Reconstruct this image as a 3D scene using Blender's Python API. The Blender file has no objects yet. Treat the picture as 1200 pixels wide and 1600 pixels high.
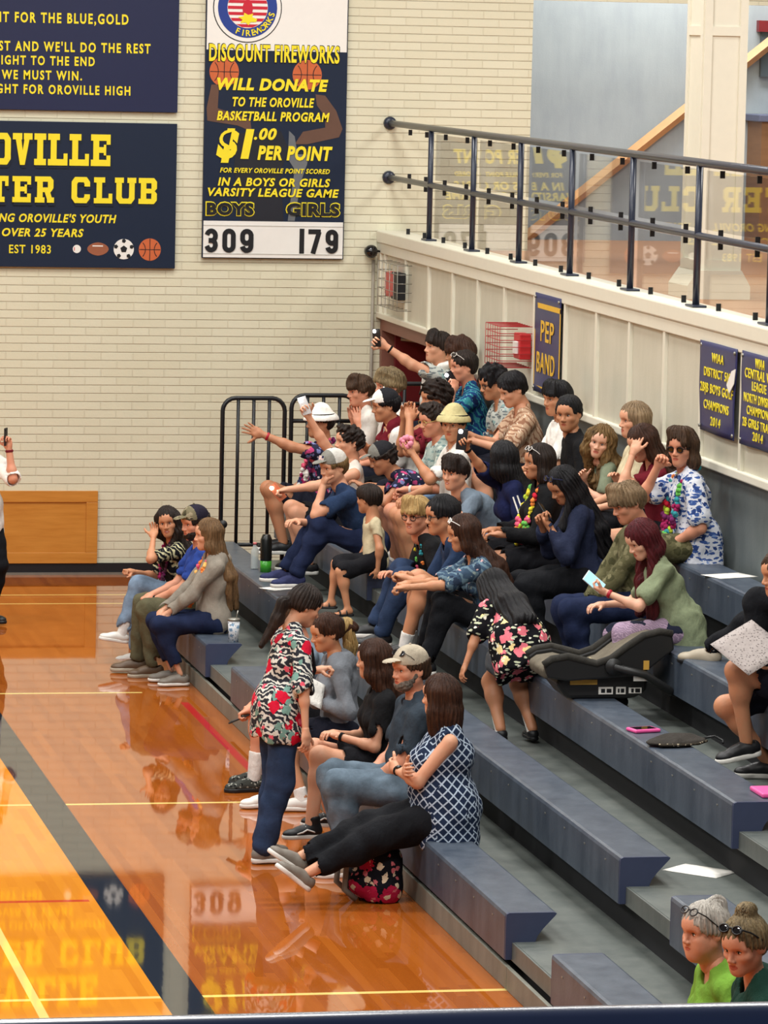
import bpy, bmesh, math, random
import numpy as np
from mathutils import Vector, Matrix

S = bpy.context.scene
COL = S.collection
# ---------------------------------------------------------------- camera, world, lamps, exposure
CAM_H = 5.0
_p, _y, _r = (math.radians(a) for a in (6.30, 11.53, -1.29))
F = Vector((math.sin(_y)*math.cos(_p), math.cos(_y)*math.cos(_p), -math.sin(_p)))
R0 = Vector((math.cos(_y), -math.sin(_y), 0)); D0 = F.cross(R0)
RX = math.cos(_r)*R0 + math.sin(_r)*D0
DY = -math.sin(_r)*R0 + math.cos(_r)*D0
cd = bpy.data.cameras.new('camera'); cam = bpy.data.objects.new('camera', cd); COL.objects.link(cam)
m = Matrix((RX, -DY, -F)).transposed().to_4x4(); m.translation = Vector((0, 0, CAM_H)); cam.matrix_world = m
cd.sensor_fit = 'VERTICAL'; cd.sensor_height = 24.0; cd.lens = 24.0*6828/1600
cd.clip_start = 0.2; cd.clip_end = 200
S.camera = cam
W = bpy.data.worlds.new('world'); S.world = W; W.use_nodes = True
W.node_tree.nodes['Background'].inputs[0].default_value = (0.96, 0.98, 1.0, 1)
W.node_tree.nodes['Background'].inputs[1].default_value = 0.15

def area(name, loc, sx, sy, power, col=(1.0, 0.985, 0.95), target=None):
    l = bpy.data.lights.new(name, 'AREA'); l.shape = 'RECTANGLE'; l.size = sx; l.size_y = sy; l.energy = power; l.color = col
    o = bpy.data.objects.new(name, l); COL.objects.link(o); o.location = loc
    if target is not None:
        d = Vector(target) - Vector(loc); o.rotation_euler = d.to_track_quat('-Z', 'Y').to_euler()
    return o
# rows of gym ceiling lamps, high over the court
for ly in (12, 19, 26, 33):
    for lx in (-4.5, 1.5):
        area('gym_lamp', (lx, ly, 9.2), 2.4, 1.2, 400)
for ly in (15, 20, 25, 30, 35):
    area('gym_lamp', (6.2, ly, 9.2), 2.2, 1.2, 330)
for ly in (29, 35.5):
    area('balcony_fill', (11.3, ly, 7.2), 1.4, 1.4, 200, (1.0, 0.97, 0.93))  # unseen fill lights, added to brighten the balcony back wall
area('stair_fill', (11.2, 40.4, 6.8), 2.4, .6, 190, (1.0, 0.98, 0.95))  # added fill light, hidden above the header, lifts the grey wall behind
vs = S.view_settings
vs.view_transform = 'Standard'; vs.look = 'None'; vs.gamma = 1.0; vs.use_curve_mapping = False
vs.exposure = -0.28
S.cycles.max_bounces = 6; S.cycles.use_denoising = True; S.cycles.sample_clamp_indirect = 6

# ---------------------------------------------------------------- object helpers
def tag(o, label, cat, group=None, kind=None):
    if label: o['label'] = label
    if cat: o['category'] = cat
    if group: o['group'] = group
    if kind: o['kind'] = kind
    return o
def link(name, me, parent=None, loc=None):
    o = bpy.data.objects.new(name, me); COL.objects.link(o)
    if parent is not None: o.parent = parent
    if loc is not None: o.location = loc
    return o
def empty(name, loc=(0, 0, 0), rz=0.0):
    o = bpy.data.objects.new(name, None); COL.objects.link(o); o.empty_display_size = .1
    o.location = loc; o.rotation_euler = (0, 0, rz); return o
def thing(name, label, cat, loc=(0, 0, 0), group=None, rz=0.0):
    return tag(empty(name, loc, rz), label, cat, group)
def mesh_np(name, V, Q, mats, idx=None, smooth=True):
    """quads (or tris) from numpy arrays"""
    me = bpy.data.meshes.new(name)
    V = np.asarray(V, np.float32); Q = np.asarray(Q, np.int32)
    n, k = Q.shape
    me.vertices.add(len(V)); me.vertices.foreach_set('co', V.ravel())
    me.loops.add(n*k); me.loops.foreach_set('vertex_index', Q.ravel())
    me.polygons.add(n); me.polygons.foreach_set('loop_start', np.arange(0, n*k, k, dtype=np.int32))
    if idx is not None: me.polygons.foreach_set('material_index', np.asarray(idx, np.int32))
    me.polygons.foreach_set('use_smooth', np.full(n, smooth, bool))
    for mt in (mats if isinstance(mats, (list, tuple)) else [mats]): me.materials.append(mt)
    me.update(calc_edges=True); me.validate()
    return me

class MB:
    """mesh builder on a bmesh; every add_ takes a material slot index"""
    def __init__(s): s.bm = bmesh.new()
    def _fin(s, ret, mat, smooth=False):
        for v in ret: 
            for f in v.link_faces: f.material_index = mat; f.smooth = smooth
    def box(s, lo, hi, mat=0, bev=0.0, M=None):
        lo = Vector(lo); hi = Vector(hi)
        r = bmesh.ops.create_cube(s.bm, size=1.0)['verts']
        for v in r: v.co = Vector((lo.x+(v.co.x+.5)*(hi.x-lo.x), lo.y+(v.co.y+.5)*(hi.y-lo.y), lo.z+(v.co.z+.5)*(hi.z-lo.z)))
        if bev > 0:
            es = list({e for v in r for e in v.link_edges})
            b = bmesh.ops.bevel(s.bm, geom=es, offset=bev, segments=2, profile=.5, affect='EDGES')
            r = list({v for f in b['faces'] for v in f.verts} | {v for v in r if v.is_valid})
        s._fin(r, mat)
        if M is not None:
            for v in r: v.co = M @ v.co
        return s
    def tube(s, pts, r, mat=0, n=8, cap=True, smooth=True):
        pts = [Vector(p) for p in pts]; rs = r if isinstance(r, (list, tuple)) else [r]*len(pts)
        rings = []; up = None
        for i, p in enumerate(pts):
            d = (pts[min(i+1, len(pts)-1)] - pts[max(i-1, 0)]).normalized()
            if up is None:
                up = Vector((0, 0, 1)) if abs(d.z) < .9 else Vector((1, 0, 0))
            a = d.cross(up); 
            if a.length < 1e-5: a = d.orthogonal()
            a.normalize(); b = a.cross(d).normalized(); up = b
            rings.append([s.bm.verts.new(p + rs[i]*(math.cos(t)*a + math.sin(t)*b)) for t in (2*math.pi*k/n for k in range(n))])
        fs = []
        for A, B in zip(rings, rings[1:]):
            for k in range(n): fs.append(s.bm.faces.new((A[k], A[(k+1) % n], B[(k+1) % n], B[k])))
        if cap:
            fs.append(s.bm.faces.new(rings[0][::-1])); fs.append(s.bm.faces.new(rings[-1]))
        for f in fs: f.material_index = mat; f.smooth = smooth
        return s
    def ell(s, c, r, mat=0, M=None, seg=12):
        q = bmesh.ops.create_uvsphere(s.bm, u_segments=seg, v_segments=max(6, seg*2//3), radius=1.0)['verts']
        r = (r, r, r) if not isinstance(r, (tuple, list)) else r
        for v in q:
            v.co = Vector((v.co.x*r[0], v.co.y*r[1], v.co.z*r[2]))
            if M is not None: v.co = M @ v.co
            v.co += Vector(c)
        s._fin(q, mat, True); return s
    def prism(s, poly, ax, a, b, mat=0, smooth=False):
        """polygon in the plane across axis ax, extruded from a to b"""
        def P(u, v, w): return Vector({0: (w, u, v), 1: (u, w, v), 2: (u, v, w)}[ax])
        A = [s.bm.verts.new(P(u, v, a)) for u, v in poly]; B = [s.bm.verts.new(P(u, v, b)) for u, v in poly]
        n = len(poly); fs = [s.bm.faces.new(A), s.bm.faces.new(B[::-1])]
        for k in range(n):
            f = s.bm.faces.new((A[k], B[k], B[(k+1) % n], A[(k+1) % n])); f.smooth = smooth; fs.append(f)
        for f in fs: f.material_index = mat
        return s
    def done(s, name, mats, parent=None, bev=0.0, loc=None):
        bmesh.ops.recalc_face_normals(s.bm, faces=s.bm.faces)
        me = bpy.data.meshes.new(name); s.bm.to_mesh(me); s.bm.free()
        for mt in (mats if isinstance(mats, (list, tuple)) else [mats]): me.materials.append(mt)
        o = link(name, me, parent, loc)
        if bev:
            b = o.modifiers.new('bevel', 'BEVEL'); b.width = bev; b.segments = 2; b.limit_method = 'ANGLE'
        return o

# ---------------------------------------------------------------- materials
class NT:
    def __init__(s, name, rough=.6, spec=.4, metal=0.0):
        s.m = bpy.data.materials.new(name); s.m.use_nodes = True
        s.t = s.m.node_tree; s.b = s.t.nodes['Principled BSDF']
        s.b.inputs['Roughness'].default_value = rough; s.b.inputs['Metallic'].default_value = metal
        s.b.inputs['Specular IOR Level'].default_value = spec
        s._co = None
    def n(s, typ, **kw):
        x = s.t.nodes.new(typ)
        for k, v in kw.items(): setattr(x, k, v)
        return x
    def set(s, sock, v):
        if hasattr(v, 'is_output') or isinstance(v, bpy.types.NodeSocket): s.t.links.new(v, sock)
        elif isinstance(v, (tuple, list)): sock.default_value = tuple(v) + ((1,) if len(v) == 3 and len(sock.default_value) == 4 else ())
        else: sock.default_value = v
    def co(s, kind='Object'):
        if s._co is None: s._co = s.n('ShaderNodeTexCoord')
        return s._co.outputs[kind]
    def map(s, v, scale=(1, 1, 1), rot=(0, 0, 0), loc=(0, 0, 0)):
        x = s.n('ShaderNodeMapping'); s.set(x.inputs[0], v); x.inputs['Scale'].default_value = scale; x.inputs['Rotation'].default_value = rot; x.inputs['Location'].default_value = loc
        return x.outputs[0]
    def noise(s, v, scale, detail=3, rough=.55, out='Fac'):
        x = s.n('ShaderNodeTexNoise'); s.set(x.inputs['Vector'], v); x.inputs['Scale'].default_value = scale; x.inputs['Detail'].default_value = detail; x.inputs['Roughness'].default_value = rough
        return x.outputs[out]
    def voro(s, v, scale, feature='F1', out='Distance', rnd=1.0):
        x = s.n('ShaderNodeTexVoronoi', feature=feature); s.set(x.inputs['Vector'], v); x.inputs['Scale'].default_value = scale; x.inputs['Randomness'].default_value = rnd
        return x.outputs[out]
    def math(s, op, a, b=0.0, c=0.0):
        x = s.n('ShaderNodeMath', operation=op)
        for i, v in enumerate((a, b, c)): s.set(x.inputs[i], v)
        return x.outputs[0]
    def ramp(s, v, stops, interp='LINEAR'):
        x = s.n('ShaderNodeValToRGB'); x.color_ramp.interpolation = interp; e = x.color_ramp.elements
        while len(e) < len(stops): e.new(.5)
        for k, (p, c) in enumerate(stops): e[k].position = p; e[k].color = tuple(c) + (1,) if len(c) == 3 else c
        s.set(x.inputs[0], v); return x.outputs[0]
    def mix(s, f, a, b, blend='MIX'):
        x = s.n('ShaderNodeMix', data_type='RGBA', blend_type=blend)
        s.set(x.inputs[0], f); s.set(x.inputs[6], a); s.set(x.inputs[7], b); return x.outputs[2]
    def sep(s, v):
        x = s.n('ShaderNodeSeparateXYZ'); s.set(x.inputs[0], v); return x.outputs
    def comb(s, a, b, c):
        x = s.n('ShaderNodeCombineXYZ')
        for i, v in enumerate((a, b, c)): s.set(x.inputs[i], v)
        return x.outputs[0]
    def bump(s, h, dist=.01, strength=.5):
        x = s.n('ShaderNodeBump'); x.inputs['Distance'].default_value = dist; x.inputs['Strength'].default_value = strength
        s.set(x.inputs['Height'], h); s.t.links.new(x.outputs[0], s.b.inputs['Normal']); return x
    def col(s, v): s.set(s.b.inputs['Base Color'], v); return s
def sr(r, g, b):
    """sRGB 0-255 to linear"""
    f = lambda c: (c/12.92 if c <= .04045 else ((c+.055)/1.055)**2.4)
    return (f(r/255), f(g/255), f(b/255))
_flat = {}
def flat(name, rgb, rough=.6, spec=.4, metal=0.0, var=.12, scale=14):
    """plain paint / plastic with a little mottle"""
    key = name
    if key in _flat: return _flat[key]
    t = NT(name, rough, spec, metal); c = sr(*rgb)
    nz = t.noise(t.co(), scale, 4)
    t.col(t.mix(nz, tuple(x*(1-var) for x in c), tuple(min(1, x*(1+var)) for x in c)))
    _flat[key] = t.m; return t.m
def glow(name, rgb, power):
    t = NT(name); t.col(sr(*rgb)); t.b.inputs['Emission Color'].default_value = sr(*rgb)+(1,); t.b.inputs['Emission Strength'].default_value = power
    return t.m
def cloth(name, rgb, var=.18, rough=.85, weave=True, rgb2=None):
    if name in _flat: return _flat[name]
    t = NT(name, rough, .15); c = sr(*rgb); o = t.co()
    n1 = t.noise(o, 9, 4); n2 = t.noise(o, 160, 2)
    c2 = sr(*rgb2) if rgb2 else tuple(x*(1+var) for x in c)
    base = t.mix(t.ramp(n1, [(.3, (0, 0, 0)), (.7, (1, 1, 1))]), tuple(x*(1-var) for x in c), c2)
    t.col(t.mix(.12, base, t.mix(n2, (0, 0, 0), (1, 1, 1)), 'OVERLAY'))
    t.bump(t.noise(t.map(o, (1, 1, .6)), 20, 4), .022, .6)
    _flat[name] = t.m; return t.m
def denim(name, rgb, fade=.35):
    if name in _flat: return _flat[name]
    t = NT(name, .9, .1); c = sr(*rgb); o = t.co()
    n1 = t.noise(o, 7, 4); n2 = t.noise(t.map(o, (60, 60, 300)), 2, 2)
    base = t.mix(t.ramp(n1, [(.35, (0, 0, 0)), (.75, (1, 1, 1))]), tuple(x*(1-.2) for x in c), tuple(min(1, x*(1+fade*2)) for x in c))
    t.col(t.mix(.25, base, n2, 'OVERLAY')); t.bump(t.noise(o, 24, 4), .012, .4)
    _flat[name] = t.m; return t.m
def floral(name, ground, layers, scale=1.0, warp=.35):
    """printed cloth: petalled blotches, each layer (rgb, cells per metre, size 0-1, petals)"""
    if name in _flat: return _flat[name]
    t = NT(name, .85, .15); o = t.co(); cur = sr(*ground)
    wv = t.noise(o, 16*scale, 3, .6, 'Color')
    ad = t.n('ShaderNodeVectorMath', operation='MULTIPLY_ADD'); t.set(ad.inputs[0], wv); ad.inputs[1].default_value = (.05*warp/scale,)*3; t.set(ad.inputs[2], o)
    for i, (rgb, cells, size, kind) in enumerate(layers):
        v = t.map(ad.outputs[0], (1, 1, 1), (i*.9, i*1.7, i*.6), (i*3.1, i*1.3, i*2.7))
        if kind == 'leaf':
            v = t.map(v, (1, 1, 3.2), (.6*i, .9, .4))
            d = t.voro(v, cells*scale, 'F1')
            k = t.math('LESS_THAN', d, size)
        elif kind == 'stripe':
            w = t.n('ShaderNodeTexWave', wave_type='BANDS', bands_direction='DIAGONAL'); t.set(w.inputs['Vector'], v); w.inputs['Scale'].default_value = cells*scale; w.inputs['Distortion'].default_value = 9; w.inputs['Detail'].default_value = 2; w.inputs['Detail Scale'].default_value = 1.2
            k = t.math('GREATER_THAN', w.outputs['Fac'], 1-size)
        else:
            d = t.voro(v, cells*scale, 'F1'); e = t.noise(v, cells*scale*3.2, 2)
            k = t.math('LESS_THAN', t.math('ADD', d, t.math('MULTIPLY', t.math('SUBTRACT', e, .5), .55)), size)
        cur = t.mix(k, cur, sr(*rgb))
    t.col(cur); t.bump(t.noise(o, 20, 4), .02, .5)
    _flat[name] = t.m; return t.m
def hair_mat(name, rgb, rgb2=None, rough=.5):
    if name in _flat: return _flat[name]
    t = NT(name, rough, .22); c = sr(*rgb); c2 = sr(*rgb2) if rgb2 else tuple(min(1, x*1.9+.004) for x in c); o = t.co()
    n1 = t.noise(t.map(o, (120, 120, 14)), 1.0, 4, .7); n2 = t.noise(o, 11, 3)
    t.col(t.mix(t.ramp(t.math('ADD', t.math('MULTIPLY', n1, .6), t.math('MULTIPLY', n2, .4)), [(.36, (0, 0, 0)), (.64, (1, 1, 1))]), tuple(x*.5 for x in c), tuple(.55*x+.45*y for x, y in zip(c2, c))))
    t.bump(n1, .01, .7)
    _flat[name] = t.m; return t.m
def skin_mat(name, rgb):
    if name in _flat: return _flat[name]
    t = NT(name, .5, .4); c = sr(*rgb); o = t.co()
    n = t.noise(o, 18, 4)
    t.col(t.mix(t.ramp(n, [(.3, (0, 0, 0)), (.75, (1, 1, 1))]), c, (min(1, c[0]*1.06), c[1]*.92, c[2]*.88)))
    t.b.inputs['Subsurface Weight'].default_value = .0
    t.bump(t.noise(o, 120, 3), .004, .25)
    _flat[name] = t.m; return t.m

# ---------------------------------------------------------------- implicit surfaces (smooth union of tapered limbs and ellipsoids)
A3 = lambda *v: np.array(v, np.float32)
def CN(a, b, r1, r2, k=.03, op='+'): return ('c', op, np.asarray(a, np.float32), np.asarray(b, np.float32), r1, r2, k)
def EL(c, r, Rm=None, k=.03, op='+'):
    r = (r, r, r) if np.isscalar(r) else r
    return ('e', op, np.asarray(c, np.float32), np.asarray(r, np.float32), np.eye(3, dtype=np.float32) if Rm is None else np.asarray(Rm, np.float32), k)
def PL(n, p, op='-'):
    n = np.asarray(n, np.float32); n = n/np.linalg.norm(n)
    return ('p', op, n, float(n @ np.asarray(p, np.float32)))      # removes the side n points to
def _bbox(q):
    if q[0] == 'c':
        r = max(q[4], q[5]); return np.minimum(q[2], q[3])-r, np.maximum(q[2], q[3])+r
    h = np.sqrt(((q[4]*q[3][None, :])**2).sum(1)); return q[2]-h, q[2]+h
def surf(prims, vox, disp=None, flip=False):
    """evaluate on a grid and extract with surface nets -> vertices, quads"""
    bb = [_bbox(q) for q in prims if q[0] != 'p' and q[1] == '+']
    lo = np.min([b[0] for b in bb], 0)-3*vox-.015; hi = np.max([b[1] for b in bb], 0)+3*vox+.015
    n = np.ceil((hi-lo)/vox).astype(int)+1
    Dg = np.full(n, .2, np.float32)
    ax = [lo[i]+vox*np.arange(n[i], dtype=np.float32) for i in range(3)]
    for q in prims:
        if q[0] == 'p':
            d = ax[0][:, None, None]*q[2][0]+ax[1][None, :, None]*q[2][1]+ax[2][None, None, :]*q[2][2]-q[3]
            np.maximum(Dg, d, out=Dg); continue
        a, b = _bbox(q); k = q[6] if q[0] == 'c' else q[5]; mg = k+2.5*vox+.012
        i0 = np.clip(np.floor((a-mg-lo)/vox).astype(int), 0, n); i1 = np.clip(np.ceil((b+mg-lo)/vox).astype(int)+1, 0, n)
        if np.any(i1 <= i0): continue
        X = ax[0][i0[0]:i1[0], None, None]; Y = ax[1][None, i0[1]:i1[1], None]; Z = ax[2][None, None, i0[2]:i1[2]]
        if q[0] == 'c':
            u = q[3]-q[2]; L = float(u @ u)+1e-9
            px, py, pz = X-q[2][0], Y-q[2][1], Z-q[2][2]
            t = np.clip((px*u[0]+py*u[1]+pz*u[2])/L, 0, 1)
            d = np.sqrt((px-t*u[0])**2+(py-t*u[1])**2+(pz-t*u[2])**2)-(q[4]+t*(q[5]-q[4]))
        else:
            Rm = q[4]; px, py, pz = X-q[2][0], Y-q[2][1], Z-q[2][2]; r = q[3]
            e = [px*Rm[0, j]+py*Rm[1, j]+pz*Rm[2, j] for j in range(3)]
            k0 = np.sqrt(sum((e[j]/r[j])**2 for j in range(3))); k1 = np.sqrt(sum((e[j]/r[j]**2)**2 for j in range(3)))+1e-6
            d = k0*(k0-1)/k1
        s = (slice(i0[0], i1[0]), slice(i0[1], i1[1]), slice(i0[2], i1[2])); g = Dg[s]
        if q[1] == '+':
            h = np.maximum(k-np.abs(g-d), 0)/k; Dg[s] = np.minimum(g, d)-h*h*k*.25
        else:
            h = np.maximum(k-np.abs(g+d), 0)/k; Dg[s] = np.maximum(g, -d)+h*h*k*.25
    if disp is not None:
        near = np.argwhere(np.abs(Dg) < .03)
        P = lo+near*vox
        Dg[near[:, 0], near[:, 1], near[:, 2]] += disp(P.astype(np.float32))
    Dg[0] = Dg[-1] = .2; Dg[:, 0] = Dg[:, -1] = .2; Dg[:, :, 0] = Dg[:, :, -1] = .2
    ins = Dg < 0
    c = np.zeros(n-1, np.int8)
    for i in (0, 1):
        for j in (0, 1):
            for k in (0, 1): c += ins[i:n[0]-1+i, j:n[1]-1+j, k:n[2]-1+k]
    cells = np.argwhere((c > 0) & (c < 8)); m = len(cells)
    if m == 0: return np.zeros((0, 3), np.float32), np.zeros((0, 4), np.int32)
    idx = np.full(n-1, -1, np.int32); idx[cells[:, 0], cells[:, 1], cells[:, 2]] = np.arange(m)
    acc = np.zeros((m, 3), np.float32); cnt = np.zeros(m, np.float32)
    off = [(i, j, k) for i in (0, 1) for j in (0, 1) for k in (0, 1)]
    for o in off:
        for axx in range(3):
            if o[axx]: continue
            o2 = list(o); o2[axx] = 1
            v1 = Dg[cells[:, 0]+o[0], cells[:, 1]+o[1], cells[:, 2]+o[2]]; v2 = Dg[cells[:, 0]+o2[0], cells[:, 1]+o2[1], cells[:, 2]+o2[2]]
            mk = (v1 < 0) != (v2 < 0); t = np.where(mk, v1/np.where(mk, v1-v2, 1), 0)
            p = np.zeros((m, 3), np.float32); p[:] = o; p[:, axx] += t
            acc += p*mk[:, None]; cnt += mk
    V = lo+vox*(cells+acc/cnt[:, None])
    Q = []
    for axx in range(3):
        s1 = [slice(None)]*3; s2 = [slice(None)]*3; s1[axx] = slice(0, -1); s2[axx] = slice(1, None)
        a = ins[tuple(s1)]; b = ins[tuple(s2)]
        e = np.argwhere(a != b)
        if len(e) == 0: continue
        fl = a[e[:, 0], e[:, 1], e[:, 2]]
        u, v = (axx+1) % 3, (axx+2) % 3
        def g(du, dv):
            f = e.copy(); f[:, u] -= du; f[:, v] -= dv; return idx[f[:, 0], f[:, 1], f[:, 2]]
        q = np.stack([g(1, 1), g(0, 1), g(0, 0), g(1, 0)], 1)
        q[~fl] = q[~fl][:, ::-1]
        Q.append(q)
    Q = np.concatenate(Q); Q = Q[(Q >= 0).all(1)]
    return V.astype(np.float32), Q.astype(np.int32)
def waves(seed, freq, amp, n=5, stretch=(1, 1, 1)):
    """cheap smooth noise: a sum of warped sines, for cloth folds and hair clumps"""
    rg = np.random.RandomState(seed); K = rg.normal(size=(n, 3)); K /= np.linalg.norm(K, axis=1)[:, None]; K *= freq*rg.uniform(.6, 1.5, (n, 1))*np.array(stretch)
    ph = rg.uniform(0, 6.28, n); K2 = rg.normal(size=(n, 3))*freq*.35
    def f(P):
        o = 0
        for i in range(n): o = o+np.sin(P @ K[i]+ph[i]+1.6*np.sin(P @ K2[i]+ph[-i-1]))
        return (amp*o/math.sqrt(n)).astype(np.float32)
    return f
def join(parts):
    """[(V,Q,mat)] -> V,Q,idx"""
    Vs, Qs, I, o = [], [], [], 0
    for V, Q, mi in parts:
        Vs.append(V); Qs.append(Q+o); o += len(V); I.append(np.full(len(Q), mi) if np.isscalar(mi) else mi)
    return np.concatenate(Vs), np.concatenate(Qs), np.concatenate(I)
def sphere_np(c, r, seg=10, ring=7):
    V = []; Q = []
    for i in range(ring+1):
        a = math.pi*i/ring
        for j in range(seg):
            b = 2*math.pi*j/seg; V.append((math.sin(a)*math.cos(b), math.sin(a)*math.sin(b), math.cos(a)))
    for i in range(ring):
        for j in range(seg): Q.append((i*seg+j, (i+1)*seg+j, (i+1)*seg+(j+1) % seg, i*seg+(j+1) % seg))
    return np.array(V, np.float32)*np.asarray(r, np.float32)+np.asarray(c, np.float32), np.array(Q, np.int32)
def tube_np(pts, rs, n=6):
    pts = np.asarray(pts, np.float32); rs = [rs]*len(pts) if np.isscalar(rs) else rs; V = []; Q = []
    for i, p in enumerate(pts):
        d = pts[min(i+1, len(pts)-1)]-pts[max(i-1, 0)]; d = d/(np.linalg.norm(d)+1e-9)
        h = np.array((0, 0, 1.)) if abs(d[2]) < .9 else np.array((1., 0, 0)); a = np.cross(d, h); a /= np.linalg.norm(a); b = np.cross(d, a)
        for k in range(n): V.append(p+rs[i]*(math.cos(6.2832*k/n)*a+math.sin(6.2832*k/n)*b))
    for i in range(len(pts)-1):
        for k in range(n): Q.append((i*n+k, i*n+(k+1) % n, (i+1)*n+(k+1) % n, (i+1)*n+k))
    return np.array(V, np.float32), np.array(Q, np.int32)


# measured board positions: points read off the wall plane and the side wall plane in metres
_HW = ((0.00563451622,7.49086985e-07,4.41763511),(-1.59115407e-05,-0.00579496354,5.20741239),(-2.8911798e-05,-1.64019525e-05,1.00437164))
_HB = ((-0.000228403204,-0.000129575425,7.93453599),(0.000743571417,-0.00114962653,0.600026836),(0.000143536269,1.90825878e-08,0.112536877))
def _pl(h, u, v):
    w = h[2][0]*u+h[2][1]*v+h[2][2]
    return (h[0][0]*u+h[0][1]*v+h[0][2])/w, (h[1][0]*u+h[1][1]*v+h[1][2])/w
WX = lambda u, v: _pl(_HW, u, v)[0]
WZ = lambda u, v: _pl(_HW, u, v)[1]
BY = lambda u, v: _pl(_HB, u, v)[0]
BZ = lambda u, v: _pl(_HB, u, v)[1]
GX = (5.966, 6.496, 6.556, 7.106, 0.653, 1.894, 1.919, 1.701, 2.021)
AFT = [(5.119, 27.22, 0.77), (6.858, 23.3, 1.612), (6.78, 32.42, 1.877)]

# ---------------------------------------------------------------- surfaces of the gym
def tex_world(t): return t.co('Object')
t = NT('painted_brick', .55, .35); o = t.sep(t.co()); v = t.comb(o[0], o[2], 0.0)
bk = t.n('ShaderNodeTexBrick', offset=.5, squash=1.0); t.set(bk.inputs['Vector'], v)
for k, x in dict(Scale=1.0).items(): bk.inputs[k].default_value = x
bk.inputs['Mortar Size'].default_value = .005; bk.inputs['Mortar Smooth'].default_value = .35; bk.inputs['Brick Width'].default_value = .29; bk.inputs['Row Height'].default_value = .0752
bk.inputs['Color1'].default_value = sr(217, 214, 190)+(1,); bk.inputs['Color2'].default_value = sr(213, 209, 184)+(1,); bk.inputs['Mortar'].default_value = sr(212, 207, 182)+(1,)
big = t.noise(v, 1.1, 4); t.col(t.mix(.25, bk.outputs['Color'], t.mix(big, sr(180, 168, 140), sr(255, 250, 236)), 'SOFT_LIGHT'))
zf = t.math('ABSOLUTE', t.math('SUBTRACT', t.math('FRACT', t.math('DIVIDE', o[2], .0752)), .5)); gap_ = t.ramp(t.math('ADD', zf, t.math('MULTIPLY', t.math('SUBTRACT', t.noise(v, 14, 3), .5), .05)), [(.445, (0, 0, 0)), (.485, (1, 1, 1))])
t.col(t.mix(t.math('MULTIPLY', gap_, t.math('MULTIPLY', t.noise(v, 5, 3), 1.1)), t.mix(.25, bk.outputs['Color'], t.mix(big, sr(180, 168, 140), sr(255, 250, 236)), 'SOFT_LIGHT'), sr(172, 162, 134)))
hh = t.math('ADD', t.math('MULTIPLY', t.math('SUBTRACT', 1.0, bk.outputs['Fac']), 1.0), t.math('MULTIPLY', t.noise(v, 40, 4), .35)); t.bump(t.math('SUBTRACT', hh, t.math('MULTIPLY', gap_, .8)), .007, .7); M_BRICK = t.m
t = NT('gym_floor_varnish', .03, .5); o = t.sep(t.co())
pl = t.math('FLOOR', t.math('DIVIDE', o[0], .057)); wn = t.n('ShaderNodeTexWhiteNoise', noise_dimensions='1D'); t.set(wn.inputs['W'], pl)
pl2 = t.math('FLOOR', t.math('ADD', t.math('DIVIDE', o[1], 1.1), t.math('MULTIPLY', wn.outputs['Value'], 7.0))); wn2 = t.n('ShaderNodeTexWhiteNoise', noise_dimensions='2D'); t.set(wn2.inputs['Vector'], t.comb(pl, pl2, 0.0))
gr = t.noise(t.comb(t.math('MULTIPLY', o[0], 26.0), t.math('MULTIPLY', o[1], 2.2), 0.0), 1.0, 5, .6)
mixf = t.math('ADD', t.math('MULTIPLY', wn2.outputs['Value'], .55), t.math('MULTIPLY', gr, .45))
outer = t.mix(mixf, sr(146, 72, 20), sr(178, 98, 34)); inner = t.mix(mixf, sr(204, 118, 10), sr(232, 150, 30))
def band(a, lo, hi): return t.math('MULTIPLY', t.math('GREATER_THAN', a, lo), t.math('LESS_THAN', a, hi))
c = t.mix(t.math('LESS_THAN', o[0], 3.358), outer, inner)
def stripe_(c, k, rgb): return t.mix(k, c, sr(*rgb))
for yy in (37.87, 37.29, 32.24, 27.57, 21.96): c = stripe_(c, t.math('MULTIPLY', band(o[1], yy-.025, yy+.025), t.math('LESS_THAN', o[0], 4.75 if yy in (32.24, 27.57) else 9.0)), (236, 206, 120))
c = stripe_(c, band(o[0], 2.68, 2.73), (236, 206, 120))
c = stripe_(c, t.math('MULTIPLY', band(o[1], 24.45, 24.51), t.math('LESS_THAN', o[0], 3.32)), (196, 70, 30))
c = stripe_(c, t.math('MULTIPLY', band(o[0], 4.965, 5.025), band(o[1], 28.0, 31.75)), (190, 36, 30))
c = stripe_(c, band(o[0], 3.358, 3.579), (30, 36, 46))
t.col(c)
wob = t.noise(t.comb(t.math('MULTIPLY', o[0], 5.0), t.math('MULTIPLY', o[1], 1.3), 0.0), 1.0, 3); fine = t.noise(t.comb(t.math('MULTIPLY', o[0], 22.0), t.math('MULTIPLY', o[1], 5.0), 0.0), 1.0, 3)
t.bump(t.math('ADD', t.math('MULTIPLY', wob, 1.0), t.math('MULTIPLY', fine, .12)), .0016, .12); M_FLOOR = t.m
def scuffed(name, rgb, rgb2, rough, k=.5):
    t = NT(name, rough, .45); o = t.sep(t.co()); n1 = t.noise(t.comb(t.math('MULTIPLY', o[0], 9.0), t.math('MULTIPLY', o[1], 7.0), t.math('MULTIPLY', o[2], 1.6)), 1.0, 5, .65); n2 = t.noise(t.co(), 3.2, 4)
    f = t.ramp(t.math('ADD', t.math('MULTIPLY', n1, .6), t.math('MULTIPLY', n2, .4)), [(.36, (0, 0, 0)), (.66, (1, 1, 1))])
    t.col(t.mix(f, sr(*rgb), sr(*rgb2))); t.bump(t.noise(t.co(), 60, 3), .003, .25); return t.m
M_SEAT = scuffed('bench_vinyl', (54, 64, 78), (86, 95, 107), .38)
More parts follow.
